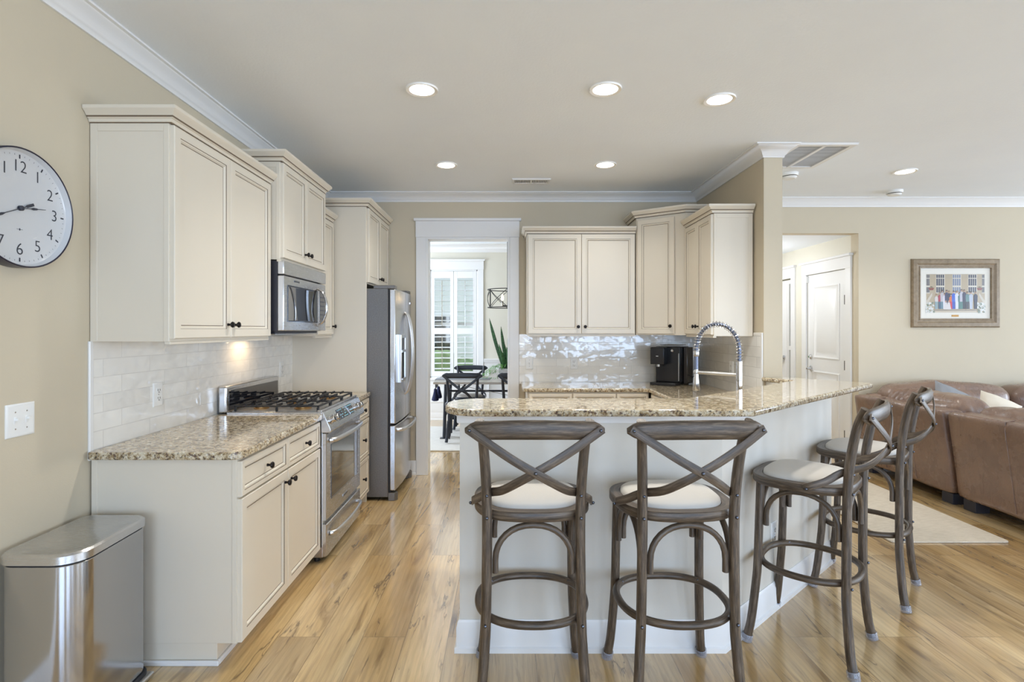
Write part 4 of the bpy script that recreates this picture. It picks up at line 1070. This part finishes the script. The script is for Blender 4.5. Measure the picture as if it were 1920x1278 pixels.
# =================================================================== cross-back seats
def sell(a, b, n, N, cy=0, taper=0):
    out = []
    for k in range(N):
        th = 2*pi*k/N; c, s_ = cos(th), sin(th)
        x = a*abs(c)**(2/n)*(1 if c >= 0 else -1); y = b*abs(s_)**(2/n)*(1 if s_ >= 0 else -1)
        out.append((x*(1+taper*y/b), y+cy))
    return out
def crossback(name, label, cat, group, hs, ht, wood, ring=True, caps=True, bolts=True, rail_w=.242, cloth='linen'):
    t = thing(name, label, cat, (0, 0, 0), group)
    rim = [(x, y, hs-.018) for x, y in sell(.202, .185, 2.9, 56, .012, .05)]
    sec = [(-.022, -.013), (-.018, -.018), (.018, -.018), (.022, -.013), (.022, .013), (.018, .018), (-.018, .018), (-.022, .013)]
    m = MB(); m.tube(rim, 1, closed=True, sect=sec, up=(0, 0, 1)); m.obj('seat_frame', wood, t, angle=50)
    m = MB(); N = 44; vs = []; fs = []; prof = [(1.0, -.030), (1.0, .0), (.985, .010), (.93, .018), (.80, .024), (.55, .028), (.28, .030)]
    for k, z in prof:
        vs += [(x*k, (y-.012)*k+.012, hs+z) for x, y in sell(.182, .165, 2.9, N, .012, .05)]
    for i in range(len(prof)-1): fs += [(i*N+k, i*N+(k+1) % N, (i+1)*N+(k+1) % N, (i+1)*N+k) for k in range(N)]
    fs.append(tuple(range((len(prof)-1)*N, len(prof)*N))); fs.append(tuple(range(N-1, -1, -1)))
    m.add(vs, fs); m.obj('seat_cushion', cloth, t, angle=60)
    zr = hs-.40
    legs = {}
    for s_ in (-1, 1):
        f = cat_spline([(s_*.205, .205, .012), (s_*.194, .189, .10), (s_*.183, .172, .27), (s_*.180, .166, zr), (s_*.177, .160, (zr+hs)/2), (s_*.174, .155, hs-.036)], 5)
        b = cat_spline([(s_*.199, -.208, .012), (s_*.188, -.193, .10), (s_*.176, -.179, .27), (s_*.172, -.177, zr), (s_*.168, -.178, hs-.15), (s_*.168, -.181, hs), (s_*.172, -.193, hs+.13), (s_*.181, -.217, hs+.26), (s_*.192, -.246, ht-.010)], 5)
        for q, pts in (('f', f), ('b', b)):
            n = len(pts); rr = [.0185-.0025*max(0, (i/n-.75)/.25) if q == 'b' else .0185 for i in range(n)]
            rr = [r*(1.06-.06*min(1, i/4)) for i, r in enumerate(rr)]
            m = MB(); m.tube(pts, rr, 12); lg = m.obj('leg', wood, t, angle=60); legs[(q, s_)] = pts
            if caps:
                d = (pts[1]-pts[0]).normalized(); m = MB(); m.lathe([(.021, 0), (.024, .002), (.0245, .03), (.0225, .034), (.0222, .03)], Vector((pts[0].x-d.x*.011, pts[0].y-d.y*.011, .0005)), d, 16)
                m.obj('foot_cap', 'clear_cap', lg)
    # bentwood arches between neighbouring legs
    fl = {s_: Vector((s_*.178, .162, 0)) for s_ in (-1, 1)}; bl = {s_: Vector((s_*.169, -.179, 0)) for s_ in (-1, 1)}
    for A, B in ((bl[-1], bl[1]), (fl[-1], fl[1]), (bl[-1], fl[-1]), (bl[1], fl[1])):
        e = (B-A); Ls = e.length; e.normalize(); inn = Vector((0, 0, 0))-(A+B)/2; inn.z = 0; inn = inn.normalized()*.004
        h0, h1 = hs-.222, hs-.050; pts = []; off = .031
        pts.append(A+e*off+Vector((0, 0, h0))+inn)
        for k in range(17):
            an = pi*(1-k/16); c_, s2 = cos(an), sin(an)
            x = Ls/2+(Ls/2-off)*abs(c_)**(2/2.15)*(1 if c_ >= 0 else -1); z = h0+.045+(h1-h0-.045)*abs(s2)**(2/2.15)
            pts.append(A+e*x+Vector((0, 0, z))+inn)
        pts.append(B-e*off+Vector((0, 0, h0))+inn)
        m = MB(); m.tube(pts, .0115, 10); m.obj('arch_brace', wood, t, angle=60)
    if ring:
        pts = [(x, y, zr) for x, y in sell(.207, .196, 2.35, 60, -.004, .02)]
        m = MB(); m.tube(pts, .0145, 12, closed=True); m.obj('footrest_ring', wood, t, angle=60)
    # top rail, bowed back
    N = 25; pts = []; rs = []
    for k in range(N):
        x = -rail_w+2*rail_w*k/(N-1); u = abs(x)/rail_w
        pts.append((x, -.283+.030*u*u+.006*u**6, ht-.036-.008*u*u)); rs.append(max(.30, (1-u**9)**.5) if u > .9 else 1.0)
    rs = [r*(1-.07*(abs(p[0])/rail_w)**2) for r, p in zip(rs, pts)]
    sec = [(.034*cos(q*pi/8), .0125*sin(q*pi/8)) for q in range(16)]
    m = MB(); m.tube(pts, rs, sect=[(b, a) for a, b in sec], up=(0, 0, 1)); m.obj('top_rail', wood, t, angle=60)
    # crossed back slats bending round to the seat frame
    zx = hs+.169+(ht-hs-.347)*.45
    for s_ in (-1, 1):
        yo = -.0035 if s_ > 0 else .0035
        zt = ht-.040; xt = rail_w-.017; zl = lambda x: zt+(zx-zt)*(1-x/xt)
        P = [(-s_*(xt+.005), -.270, zl(xt+.005)), (-s_*xt, -.272, zt), (-s_*.150, -.289, zl(.150)-.002), (-s_*.075, -.299+yo, zl(.075)-.003), (0, -.300+yo*1.2, zx), (s_*.060, -.282+yo, zx-.038), (s_*.115, -.236, hs+.092), (s_*.160, -.160, hs+.062), (s_*.205, -.110, hs+.026), (s_*.2265, -.060, hs+.002), (s_*.2285, -.030, hs-.012)]
        U = [(0, -1, 0)]*5+[(s_*.12, -1, 0), (s_*.45, -.9, 0), (s_*.8, -.6, 0), (s_*1, -.3, 0), (s_*1, -.06, 0), (s_*1, 0, 0)]
        pp = cat_spline(P, 5); uu = cat_spline(U, 5); uu = [u.normalized() for u in uu]
        sec = [(-.0150, -.0025), (-.0130, -.0036), (.0130, -.0036), (.0150, -.0025), (.0150, .0025), (.0130, .0036), (-.0130, .0036), (-.0150, .0025)]
        rp = [1.0]*len(pp); rp[0] = rp[-1] = .5; rp[1] = rp[-2] = .92
        m = MB(); m.tube(pp, rp, sect=sec, up=uu); m.obj('back_slat', wood, t, angle=50)
    if bolts:
        bp = []
        for s_ in (-1, 1):
            bp += [(s_*(rail_w-.017), -.276, ht-.040), (s_*.168, -.2015, hs+.062), (s_*.168, -.2005, hs-.018), (s_*.236, -.045, hs-.012), (s_*.174, -.1975, zr-.004)]
            bp += [(s_*.160, .128, zr+.006)] if ring else []
        bp.append((0, -.309, zx))
        for p in bp: m = MB(); m.sphere(p, .0062, 10); m.obj('bolt', 'bolt', t)
    return t
G = 'cross-back bar stools at the granite bar'
stool = crossback('bar_stool', 'weathered wood cross-back bar stool nearest the kitchen aisle, at the left bar end', 'bar stool', G, .755, 1.103, 'stoolwood')
place(stool, (.103, 2.118, 0), 0)
dup(stool, (.652, 2.118, 0), R(2.5), 'weathered wood cross-back bar stool second from the kitchen aisle, facing the straight bar')
dup(stool, (1.385, 2.452, 0), R(47), 'weathered wood cross-back bar stool at the angled bar, in front of the outlet')
dup(stool, (1.982, 2.972, 0), R(47), 'weathered wood cross-back bar stool at the far angled bar end nearest the leather sofa')

# =================================================================== living room
def sofa_piece(name, label, parts, feet, cushions, seams=()):
    t = thing(name, label, 'sofa', (parts[0][0], parts[0][1], 0), 'brown leather sectional sofa pieces')
    return t
GS = 'brown leather sectional sofa pieces'
def back_slab(t, y0, y1, seed, x0=3.575, x1=3.77, z0=.085, z1=.765):
    m = MB(); m.rbox(x0, y0, z0, x1, y1, z1, .035, 20, puff=(.006, 0, 0), wr=.010, wscale=3.2, wdir=(1, 1.5, .8), seed=seed)
    m.v = [Vector((p.x-.095*(max(0, p.z-.09)/.68), p.y, p.z)) for p in m.v]
    o = m.obj('back', 'leather', t, angle=80)
    for k in (1, 2):
        y = y0+(y1-y0)*k/3
        m = MB(); m.tube([(x0-.095*(z-.09)/.68-.004, y, z) for z in (.12, .3, .5, .7)]+[(x0-.086, y, z1-.004), (x0-.02, y, z1+.006)], .0035, 6); m.obj('seam', 'leather', o)
def foot(t, x, y):
    m = MB(); m.box(x, y, 0, x+.11, y+.11, .088); m.obj('foot', 'sofafoot', t, bev=.003)
# corner piece
t = thing('corner_sofa', 'corner piece of the brown leather sectional against the living room wall', 'sofa', (4.1, 4.85, 0), GS)
back_slab(t, 4.305, 5.40, 1)
m = MB(); m.rbox(3.70, 4.305, .085, 4.80, 5.40, .30, .03, 10, wr=.004, seed=4); m.obj('base', 'leather', t, angle=80)
m = MB(); m.rbox(3.98, 4.32, .29, 4.80, 5.02, .48, .06, 14, puff=(0, 0, .035), wr=.008, seed=6); m.obj('seat_cushion', 'leather', t, angle=80)
m = MB(); m.rbox(3.64, 4.32, .45, 3.95, 5.18, .835, .10, 56, puff=(.03, 0, .035), wr=.016, wscale=5, wdir=(.6, 1.6, .6), seed=9)
for p in m.v:
    a = .011*min(1, max(0, (p.y-4.72)/.12))*min(1, max(0, (p.z-.6)/.12)); w = sin(p.y*105+4*noise.noise(Vector((p.x*9, p.y*4, p.z*9))))
    p.x -= a*w*.7; p.z += a*w*.7
m.obj('back_cushion', 'leather', t, angle=80)
m = MB(); m.rbox(3.66, 5.06, .45, 4.80, 5.39, .865, .11, 22, puff=(0, .03, .045), wr=.014, wscale=4, seed=12); m.obj('back_cushion', 'leather', t, angle=80)
m = MB(); m.rbox(3.60, 5.22, .085, 4.80, 5.415, .78, .04, 10, wr=.004, seed=14); m.obj('rear_frame', 'leather', t, angle=80)
foot(t, 3.60, 4.33); foot(t, 3.60, 5.28); foot(t, 4.67, 4.33)
# near piece running out of frame
t = thing('sofa', 'near brown leather sofa piece whose back faces the bar stools', 'sofa', (4.0, 3.6, 0), GS)
back_slab(t, 2.75, 4.262, 21)
m = MB(); m.rbox(3.70, 2.75, .085, 4.55, 4.262, .30, .03, 10, wr=.004, seed=24); m.obj('base', 'leather', t, angle=80)
for k, (a, b) in enumerate(((3.50, 4.25), (2.76, 3.49))):
    m = MB(); m.rbox(3.98, a, .29, 4.57, b, .48, .06, 14, puff=(0, 0, .03), wr=.008, seed=26+k); m.obj('seat_cushion', 'leather', t, angle=80)
    m = MB(); m.rbox(3.645, a, .45, 3.96, b, .795, .10, 20, puff=(.03, 0, .035), wr=.018, wscale=6, wdir=(.6, 1.6, .6), seed=31+k*5); m.obj('back_cushion', 'leather', t, angle=80)
foot(t, 3.60, 4.12); foot(t, 3.60, 2.80); foot(t, 4.42, 4.12)
# far piece along the living wall
t = thing('sofa', 'far brown leather sofa piece at the right along the living room wall', 'sofa', (5.6, 4.9, 0), GS)
m = MB(); m.rbox(4.815, 5.20, .085, 6.6, 5.415, .78, .04, 10, wr=.004, seed=41); m.obj('back', 'leather', t, angle=80)
m = MB(); m.rbox(4.815, 4.45, .085, 6.6, 5.30, .30, .03, 10, wr=.004, seed=44); m.obj('base', 'leather', t, angle=80)
for k, (a, b) in enumerate(((4.825, 5.70), (5.71, 6.59))):
    m = MB(); m.rbox(a, 4.44, .29, b, 5.05, .48, .06, 14, puff=(0, 0, .03), wr=.008, seed=46+k); m.obj('seat_cushion', 'leather', t, angle=80)
    m = MB(); m.rbox(a, 5.06, .45, b, 5.39, .85, .11, 20, puff=(0, .03, .035), wr=.014, wscale=4, seed=51+k*5); m.obj('back_cushion', 'leather', t, angle=80)
foot(t, 4.86, 4.5); foot(t, 6.4, 4.5)
def pillow(label, mat, loc, rot, s=.235, th=.07, spin=60):
    m = MB(); n = 16; vs = []; fs = []
    for sd in (1, -1):
        for i in range(n+1):
            for j in range(n+1):
                a, b = i/n*2-1, j/n*2-1
                pin = 1-.10*(abs(a)**2)*(1-abs(b)**4)-0; pin2 = 1-.10*(abs(b)**2)*(1-abs(a)**4)
                x = a*s*(1-.09*(1-b*b)*0)*(1-.08*(1-abs(b))*abs(a)**3); y = b*s*(1-.08*(1-abs(a))*abs(b)**3)
                z = sd*th*((1-a*a)*(1-b*b))**.42*(1+.25*noise.noise(Vector((a*2, b*2, sd*3))))
                vs.append(Vector((x, y, z)))
        o = 0 if sd > 0 else (n+1)**2
        for i in range(n):
            for j in range(n):
                q = (o+i*(n+1)+j, o+(i+1)*(n+1)+j, o+(i+1)*(n+1)+j+1, o+i*(n+1)+j+1); fs.append(q if sd > 0 else q[::-1])
    E = Matrix.Rotation(R(rot[1]), 3, 'Z') @ Matrix.Rotation(R(rot[0]), 3, 'X') @ Matrix.Rotation(R(spin), 3, 'Z')
    m.add([E @ v+Vector(loc) for v in vs], fs)
    o = m.obj('throw_pillow', mat, angle=80, recalc=False); tag(o, label, 'pillow', 'throw pillows on the sofa')
pillow('grey throw pillow standing on one corner against the leather corner sofa', 'greycloth', (4.11, 4.93, .715), (60, 6), .185)
pillow('cream throw pillow standing on one corner right of the grey pillow', 'creamcloth', (4.40, 4.80, .675), (55, -6), .160)
# rug
m = MB(); m.prism(fillet([(2.55, 3.55), (3.335, 3.55), (3.335, 5.38), (2.55, 5.38)], .03, 4), 0.0005, .012)
tag(m.obj('runner_rug', 'runner', bev=.004), 'oatmeal ribbed runner rug on the floor between bar and sofa', 'rug')

# framed group photograph
def photo():
    X0, X1, Z0, Z1 = 4.095, 4.985, 1.428, 2.118; y = 5.44
    t = thing('framed_photograph', 'framed wedding group photograph on the living room wall above the sofa', 'picture', ((X0+X1)/2, y, Z0))
    prof = [(0, 0), (.0, .012), (.012, .026), (.045, .030), (.062, .018), (.072, .016), (.078, .022), (.088, .020), (.092, .006), (.092, 0)]
    m = MB(); m.rings((X0, y, Z0), (1, 0, 0), (0, 0, 1), (0, -1, 0), X1-X0, Z1-Z0, [(a, b) for a, b in prof]); m.f.pop(); m.f.pop(); m.mi.pop(); m.mi.pop(); m.uv.pop(); m.uv.pop()
    m.obj('frame', 'frame', t, angle=20)
    m = MB(); m.box(X0+.085, y-.005, Z0+.085, X1-.085, y-.001, Z1-.085); m.obj('mat_board', 'mat_board', t, flat=True)
    a, b, c, d = X0+.155, X1-.145, Z0+.152, Z1-.152
    cols = {}
    def cm(c3):
        k = tuple(c3)
        if k not in cols:
            mm = simple('photo_print_ink', k, .25); cols[k] = (len(cols), mm)
        return cols[k][0]
    m = MB(); lay = [0]
    def poly(pts, c3):
        lay[0] += 1; yy = y-.0056-.00001*lay[0]
        m.add([(a+(b-a)*p, yy, c+(d-c)*q) for p, q in pts], [tuple(range(len(pts)))], None, cm(c3))
    def rect(p, q, r, s_, c3): poly([(p, q), (r, q), (r, s_), (p, s_)], c3)
    rect(0, 0, 1, 1, (.42, .34, .23)); rect(0, .88, 1, 1, (.40, .33, .23))
    for wx in (.03, .24, .52, .79, .98):
        ww = .075 if .1 < wx < .9 else .03
        rect(wx-ww, .50, min(1, wx+ww), .99, (.60, .56, .48))
        for k in range(4):
            for r_ in ((.52, .66), (.70, .88), (.90, .985)):
                p = wx-ww*.92+k*ww*.47
                if p+ww*.36 < 1 and p > 0: rect(p, r_[0], p+ww*.36, r_[1], (.035, .035, .06) if wx != .52 else (.16, .19, .28))
    poly([(0, .30), (.10, .52), (.10, .44), (.02, .22), (0, .22)], (.55, .50, .42)); poly([(1, .30), (.90, .52), (.90, .44), (.98, .22), (1, .22)], (.55, .50, .42))
    for px in (.085, .91): poly([(px-.05, .64), (px+.05, .64), (px+.03, .58), (px-.03, .58)], (.22, .05, .03)); poly([(px-.04, .65), (px, .68), (px+.04, .65)], (.10, .07, .03))
    rect(.12, .0, .86, .07, (.50, .43, .33)); rect(.12, .05, .86, .065, (.12, .09, .07))
    rr = random.Random(11)
    for px in (.06, .93):
        for k in range(60):
            q, s_ = px+rr.uniform(-.07, .07), rr.uniform(0, .26); r_ = .016
            poly([(q+r_*cos(j*pi/3), s_+r_*1.4*sin(j*pi/3)) for j in range(6)], rr.choice([(.62, .62, .60), (.45, .47, .42), (.16, .20, .14), (.70, .70, .68)]))
    ppl = [(.17, .42, (.55, .52, .50), (.24, .33, .36)), (.23, .46, (.35, .03, .05), (.05, .10, .16)), (.27, .52, (.45, .42, .45), (.12, .2, .25)), (.31, .44, (.60, .56, .62), (.62, .60, .66)), (.345, .52, (.03, .03, .09), (.03, .03, .08)),
           (.385, .50, (.02, .02, .05), (.02, .02, .05)), (.42, .42, (.60, .13, .02), (.55, .02, .03)), (.465, .50, (.03, .10, .55), (.02, .07, .42)), (.52, .50, (.62, .64, .72), (.66, .66, .74)), (.57, .46, (.05, .14, .15), (.05, .16, .15)),
           (.60, .54, (.45, .44, .50), (.06, .17, .15)), (.645, .53, (.03, .025, .06), (.02, .02, .03)), (.70, .48, (.10, .20, .20), (.05, .05, .06)), (.76, .48, (.42, .46, .55), (.45, .49, .57)), (.84, .48, (.02, .02, .05), (.02, .02, .04))]
    for px, top, c1, c2 in ppl:
        w_ = .030; poly([(px-w_*.8, .09), (px+w_*.8, .09), (px+w_*.9, .30), (px-w_*.9, .30)], c2); poly([(px-w_, .28), (px+w_, .28), (px+w_*1.1, top-.04), (px+w_*.4, top), (px-w_*.4, top), (px-w_*1.1, top-.04)], c1)
        poly([(px+.016*cos(j*pi/5), top+.035+.03*sin(j*pi/5)) for j in range(10)], (.45, .27, .19)); poly([(px-.017, top+.04), (px+.017, top+.04), (px+.012, top+.07), (px-.012, top+.07)], rr.choice([(.05, .03, .02), (.12, .07, .03), (.25, .17, .08)]))
    for px in (.33, .38):
        poly([(px-.04, .08), (px+.04, .08), (px+.018, .26), (px-.018, .26)], (.62, .58, .58)); poly([(px+.014*cos(j*pi/5), .285+.026*sin(j*pi/5)) for j in range(10)], (.45, .27, .19))
    m.obj('photo_print', [v[1] for v in sorted(cols.values(), key=lambda q: q[0])], t, flat=True, recalc=False)
    m = MB(); m.box(.5*(X0+X1)-.035, y-.0075, Z0+.108, .5*(X0+X1)+.035, y-.005, Z0+.128); m.obj('nameplate', 'brass', t, flat=True)
photo()

# =================================================================== dining room
m = MB(); m.prism(fillet([(-1.9, 6.22), (1.7, 6.22), (1.7, 7.75), (-1.9, 7.75)], .02, 3), .0005, .014)
tag(m.obj('dining_rug', 'dining_rug', bev=.003), 'pale woven rug under the dining table', 'rug')
def dining_table():
    t = thing('dining_table', 'long grey-topped dining table with dark metal frame in the next room', 'table', (.1, 7.2, .014))
    m = MB(); m.box(-.905, 6.76, .718, 1.25, 7.66, .748); m.obj('tabletop', 'tabletop', t, bev=.004)
    for x in (-.76, 1.05):
        for y in (6.90, 7.52):
            m = MB(); m.tube([(x-.02, y, .022), (x, y, .718)], .022, 10); lg = m.obj('leg', 'black_wood', t)
            m = MB(); m.box(x-.07, y-.04, .014, x+.03, y+.04, .024); m.obj('foot_plate', 'black_wood', lg, flat=True)
        m = MB(); m.tube([(x-.01, 6.9, .30), (x-.01, 7.52, .30)], .012, 8); m.obj('end_stretcher', 'black_wood', t)
    m = MB(); m.tube([(-.755, 7.21, .585), (1.05, 7.21, .585)], .014, 8); m.box(-.77, 6.9, .572, -.745, 7.52, .598); m.obj('stretcher', 'black_wood', t)
    for a, b in (((-.7, 6.92, .715), (.05, 6.92, .56)), ((.05, 6.92, .56), (.75, 6.92, .715))):
        m = MB(); m.tube([a, b], .0035, 6); m.obj('cable', 'nickel', t)
dining_table()
def runner():
    t = thing('table_runner', 'grey table runner hanging over the end of the dining table with navy tassels', 'table runner', (-.5, 7.2, .7485))
    m = MB(); pts = [(-.20, 7.2, .7505), (-.6, 7.2, .7505), (-.895, 7.2, .751), (-.912, 7.2, .744), (-.915, 7.2, .70), (-.914, 7.2, .632)]
    m.tube(cat_spline(pts, 4), 1, sect=[(-.15, -.0015), (.15, -.0015), (.15, .0015), (-.15, .0015)], up=[(0, 0, 1)]*9+[(-1, 0, 0)]*(len(cat_spline(pts, 4))-9)); m.obj('cloth', 'greycloth', t)
    for y, dx in ((7.07, 0), (7.33, .02)):
        m = MB(); m.lathe([(.004, .05), (.016, .045), (.022, .03), (.020, .02), (.030, -.02), (.044, -.08), (.046, -.105), (.03, -.115)][::-1], (-.915+dx*.5, y, .585), (0, 0, 1), 14)
        m.v = [p+Vector((.006*noise.noise(p*60), .006*noise.noise(p*60+Vector((5, 5, 5))), 0)) for p in m.v]; m.obj('tassel', 'navy', t)
runner()
GD = 'black cross-back dining chairs'
dc = crossback('dining_chair', 'black cross-back dining chair at the near left end of the dining table', 'dining chair', GD, .455, .872, 'black_wood', False, False, False, .245, 'linen')
place(dc, (-.52, 6.79, .0145), R(0))
dup(dc, (.155, 6.79, .0145), R(0), 'black cross-back dining chair partly hidden by the right door casing')
dup(dc, (-.50, 7.62, .0145), R(180), 'black cross-back dining chair on the far side of the dining table')
def plant():
    t = thing('potted_plant', 'tall snake plant with trailing leaves in a grey concrete pot on the dining table', 'potted plant', (.13, 7.22, .749))
    m = MB(); m.lathe([(.14, 0), (.19, .02), (.212, .08), (.215, .145), (.200, .145), (.195, .125)], (.13, 7.22, .749), (0, 0, 1), 28); pot = m.obj('pot', 'concrete', t)
    m = MB(); m.lathe([(.193, .12), (.10, .128), (.01, .13)], (.13, 7.22, .749), (0, 0, 1), 20); m.obj('soil', 'dark', pot)
    rr = random.Random(21)
    def blade(b, tip, w, mat='snakeleaf'):
        b, tip = Vector(b), Vector(tip); mid = (b+tip)/2+Vector((rr.uniform(-.02, .02), rr.uniform(-.02, .02), 0)); n = 12; vs = []; fs = []
        side = Vector((rr.uniform(.6, 1), rr.uniform(-.6, .6), 0)).normalized(); fr = Vector((-side.y, side.x, 0))
        for i in range(n+1):
            u = i/n; p = b*(1-u)**2+mid*2*u*(1-u)+tip*u*u; ww = w*(.45+.9*u)*(1-u**3.2) if u < 1 else .0008
            for sx, sy in ((-1, 0), (0, -.22), (1, 0), (0, .10)): vs.append(p+side*sx*ww+fr*sy*ww)
        for i in range(n):
            for k in range(4): fs.append((i*4+k, i*4+(k+1) % 4, i*4+4+(k+1) % 4, i*4+4+k))
        m = MB(); m.add(vs, fs); m.obj('leaf', mat, t, angle=60)
    for b, tip, w in (((-.02, 7.2, .875), (-.21, 7.17, 1.56), .030), ((.03, 7.2, .875), (-.055, 7.15, 1.45), .027), ((.06, 7.25, .87), (.045, 7.2, 1.40), .027), ((.0, 7.18, .87), (-.085, 7.12, 1.22), .026),
                      ((.10, 7.26, .87), (.13, 7.3, 1.48), .03), ((.05, 7.16, .87), (.02, 7.1, 1.18), .03), ((.03, 7.28, .87), (-.02, 7.36, 1.25), .03), ((.16, 7.2, .87), (.22, 7.15, 1.36), .03), ((.0, 7.15, .87), (-.04, 7.06, 1.12), .028), ((.06, 7.2, .87), (.06, 7.12, 1.30), .032), ((.2, 7.24, .87), (.3, 7.26, 1.2), .03)):
        blade(b, tip, w)
    m = MB()
    for k in range(170):
        u = rr.random(); an = rr.uniform(pi*.75, pi*1.35); rad = .12+.30*u
        c = Vector((.10+cos(an)*rad, 7.2+sin(an)*rad*.6, .93+.03*rr.random()-.17*u*u))
        d = Vector((cos(an)+rr.uniform(-.6, .6), sin(an)*.6+rr.uniform(-.5, .5), -.5+rr.uniform(-.5, .7))).normalized(); s_ = d.cross(Vector((0, 0, 1))).normalized()*.007; L = .055; c.z = max(c.z, .762); d.z = max(d.z, (.760-c.z)/L)
        m.add([c, c+d*L*.4+s_, c+d*L, c+d*L*.4-s_, c+d*L*.45+Vector((0, 0, .003))], [(0, 1, 4), (1, 2, 4), (2, 3, 4), (3, 0, 4)])
    o = m.obj('trailing_foliage', 'fernleaf', t, recalc=False); o['kind'] = 'stuff'
plant()
def pendant():
    cx, cy, z0, z1, r = .035, 7.2, 1.700, 1.938, .268
    t = thing('pendant_light', 'drum-shaped black wire pendant light with candle bulbs over the dining table', 'pendant light', (cx, cy, z0))
    m = MB(); m.cyl((cx, cy, 1.72), (cx, cy, ZC), .008, 8); m.lathe([(.065, 0), (.06, .02), (.02, .03)][::-1], (cx, cy, ZC-.03), (0, 0, 1), 18); m.obj('rod', 'rimblack', t)
    m = MB()
    for z in (z0, z1): m.tube([(cx+r*cos(2*pi*k/40), cy+r*sin(2*pi*k/40), z) for k in range(40)], .006, 6, closed=True)
    n = 6
    for k in range(n):
        a0, a1 = 2*pi*k/n+.52, 2*pi*(k+1)/n+.52
        P = lambda a, z: (cx+r*cos(a), cy+r*sin(a), z)
        m.tube([P(a0, z0), P(a0, z1)], .005, 6); m.tube([P(a0+(a1-a0)*j/6, z0+(z1-z0)*j/6) for j in range(7)], .004, 6); m.tube([P(a0+(a1-a0)*j/6, z1-(z1-z0)*j/6) for j in range(7)], .004, 6)
    m.obj('wire_cage', 'rimblack', t)
    m = MB()
    for k in range(4):
        a = pi/4+pi/2*k; m.tube([(cx, cy, 1.725), (cx+.10*cos(a), cy+.10*sin(a), 1.725)], .006, 6)
    m.obj('bulb_arms', 'rimblack', t)
    for k in range(4):
        a = pi/4+pi/2*k; x, y = cx+.10*cos(a), cy+.10*sin(a)
        m = MB(); m.cyl((x, y, 1.72), (x, y, 1.79), .012, 10); c = m.obj('candle_socket', 'nickel', t)
        m = MB(); m.lathe([(.008, 0), (.017, .025), (.016, .045), (.006, .075), (.002, .085)], (x, y, 1.79), (0, 0, 1), 12); m.obj('bulb', 'bulb_glass', c)
pendant()
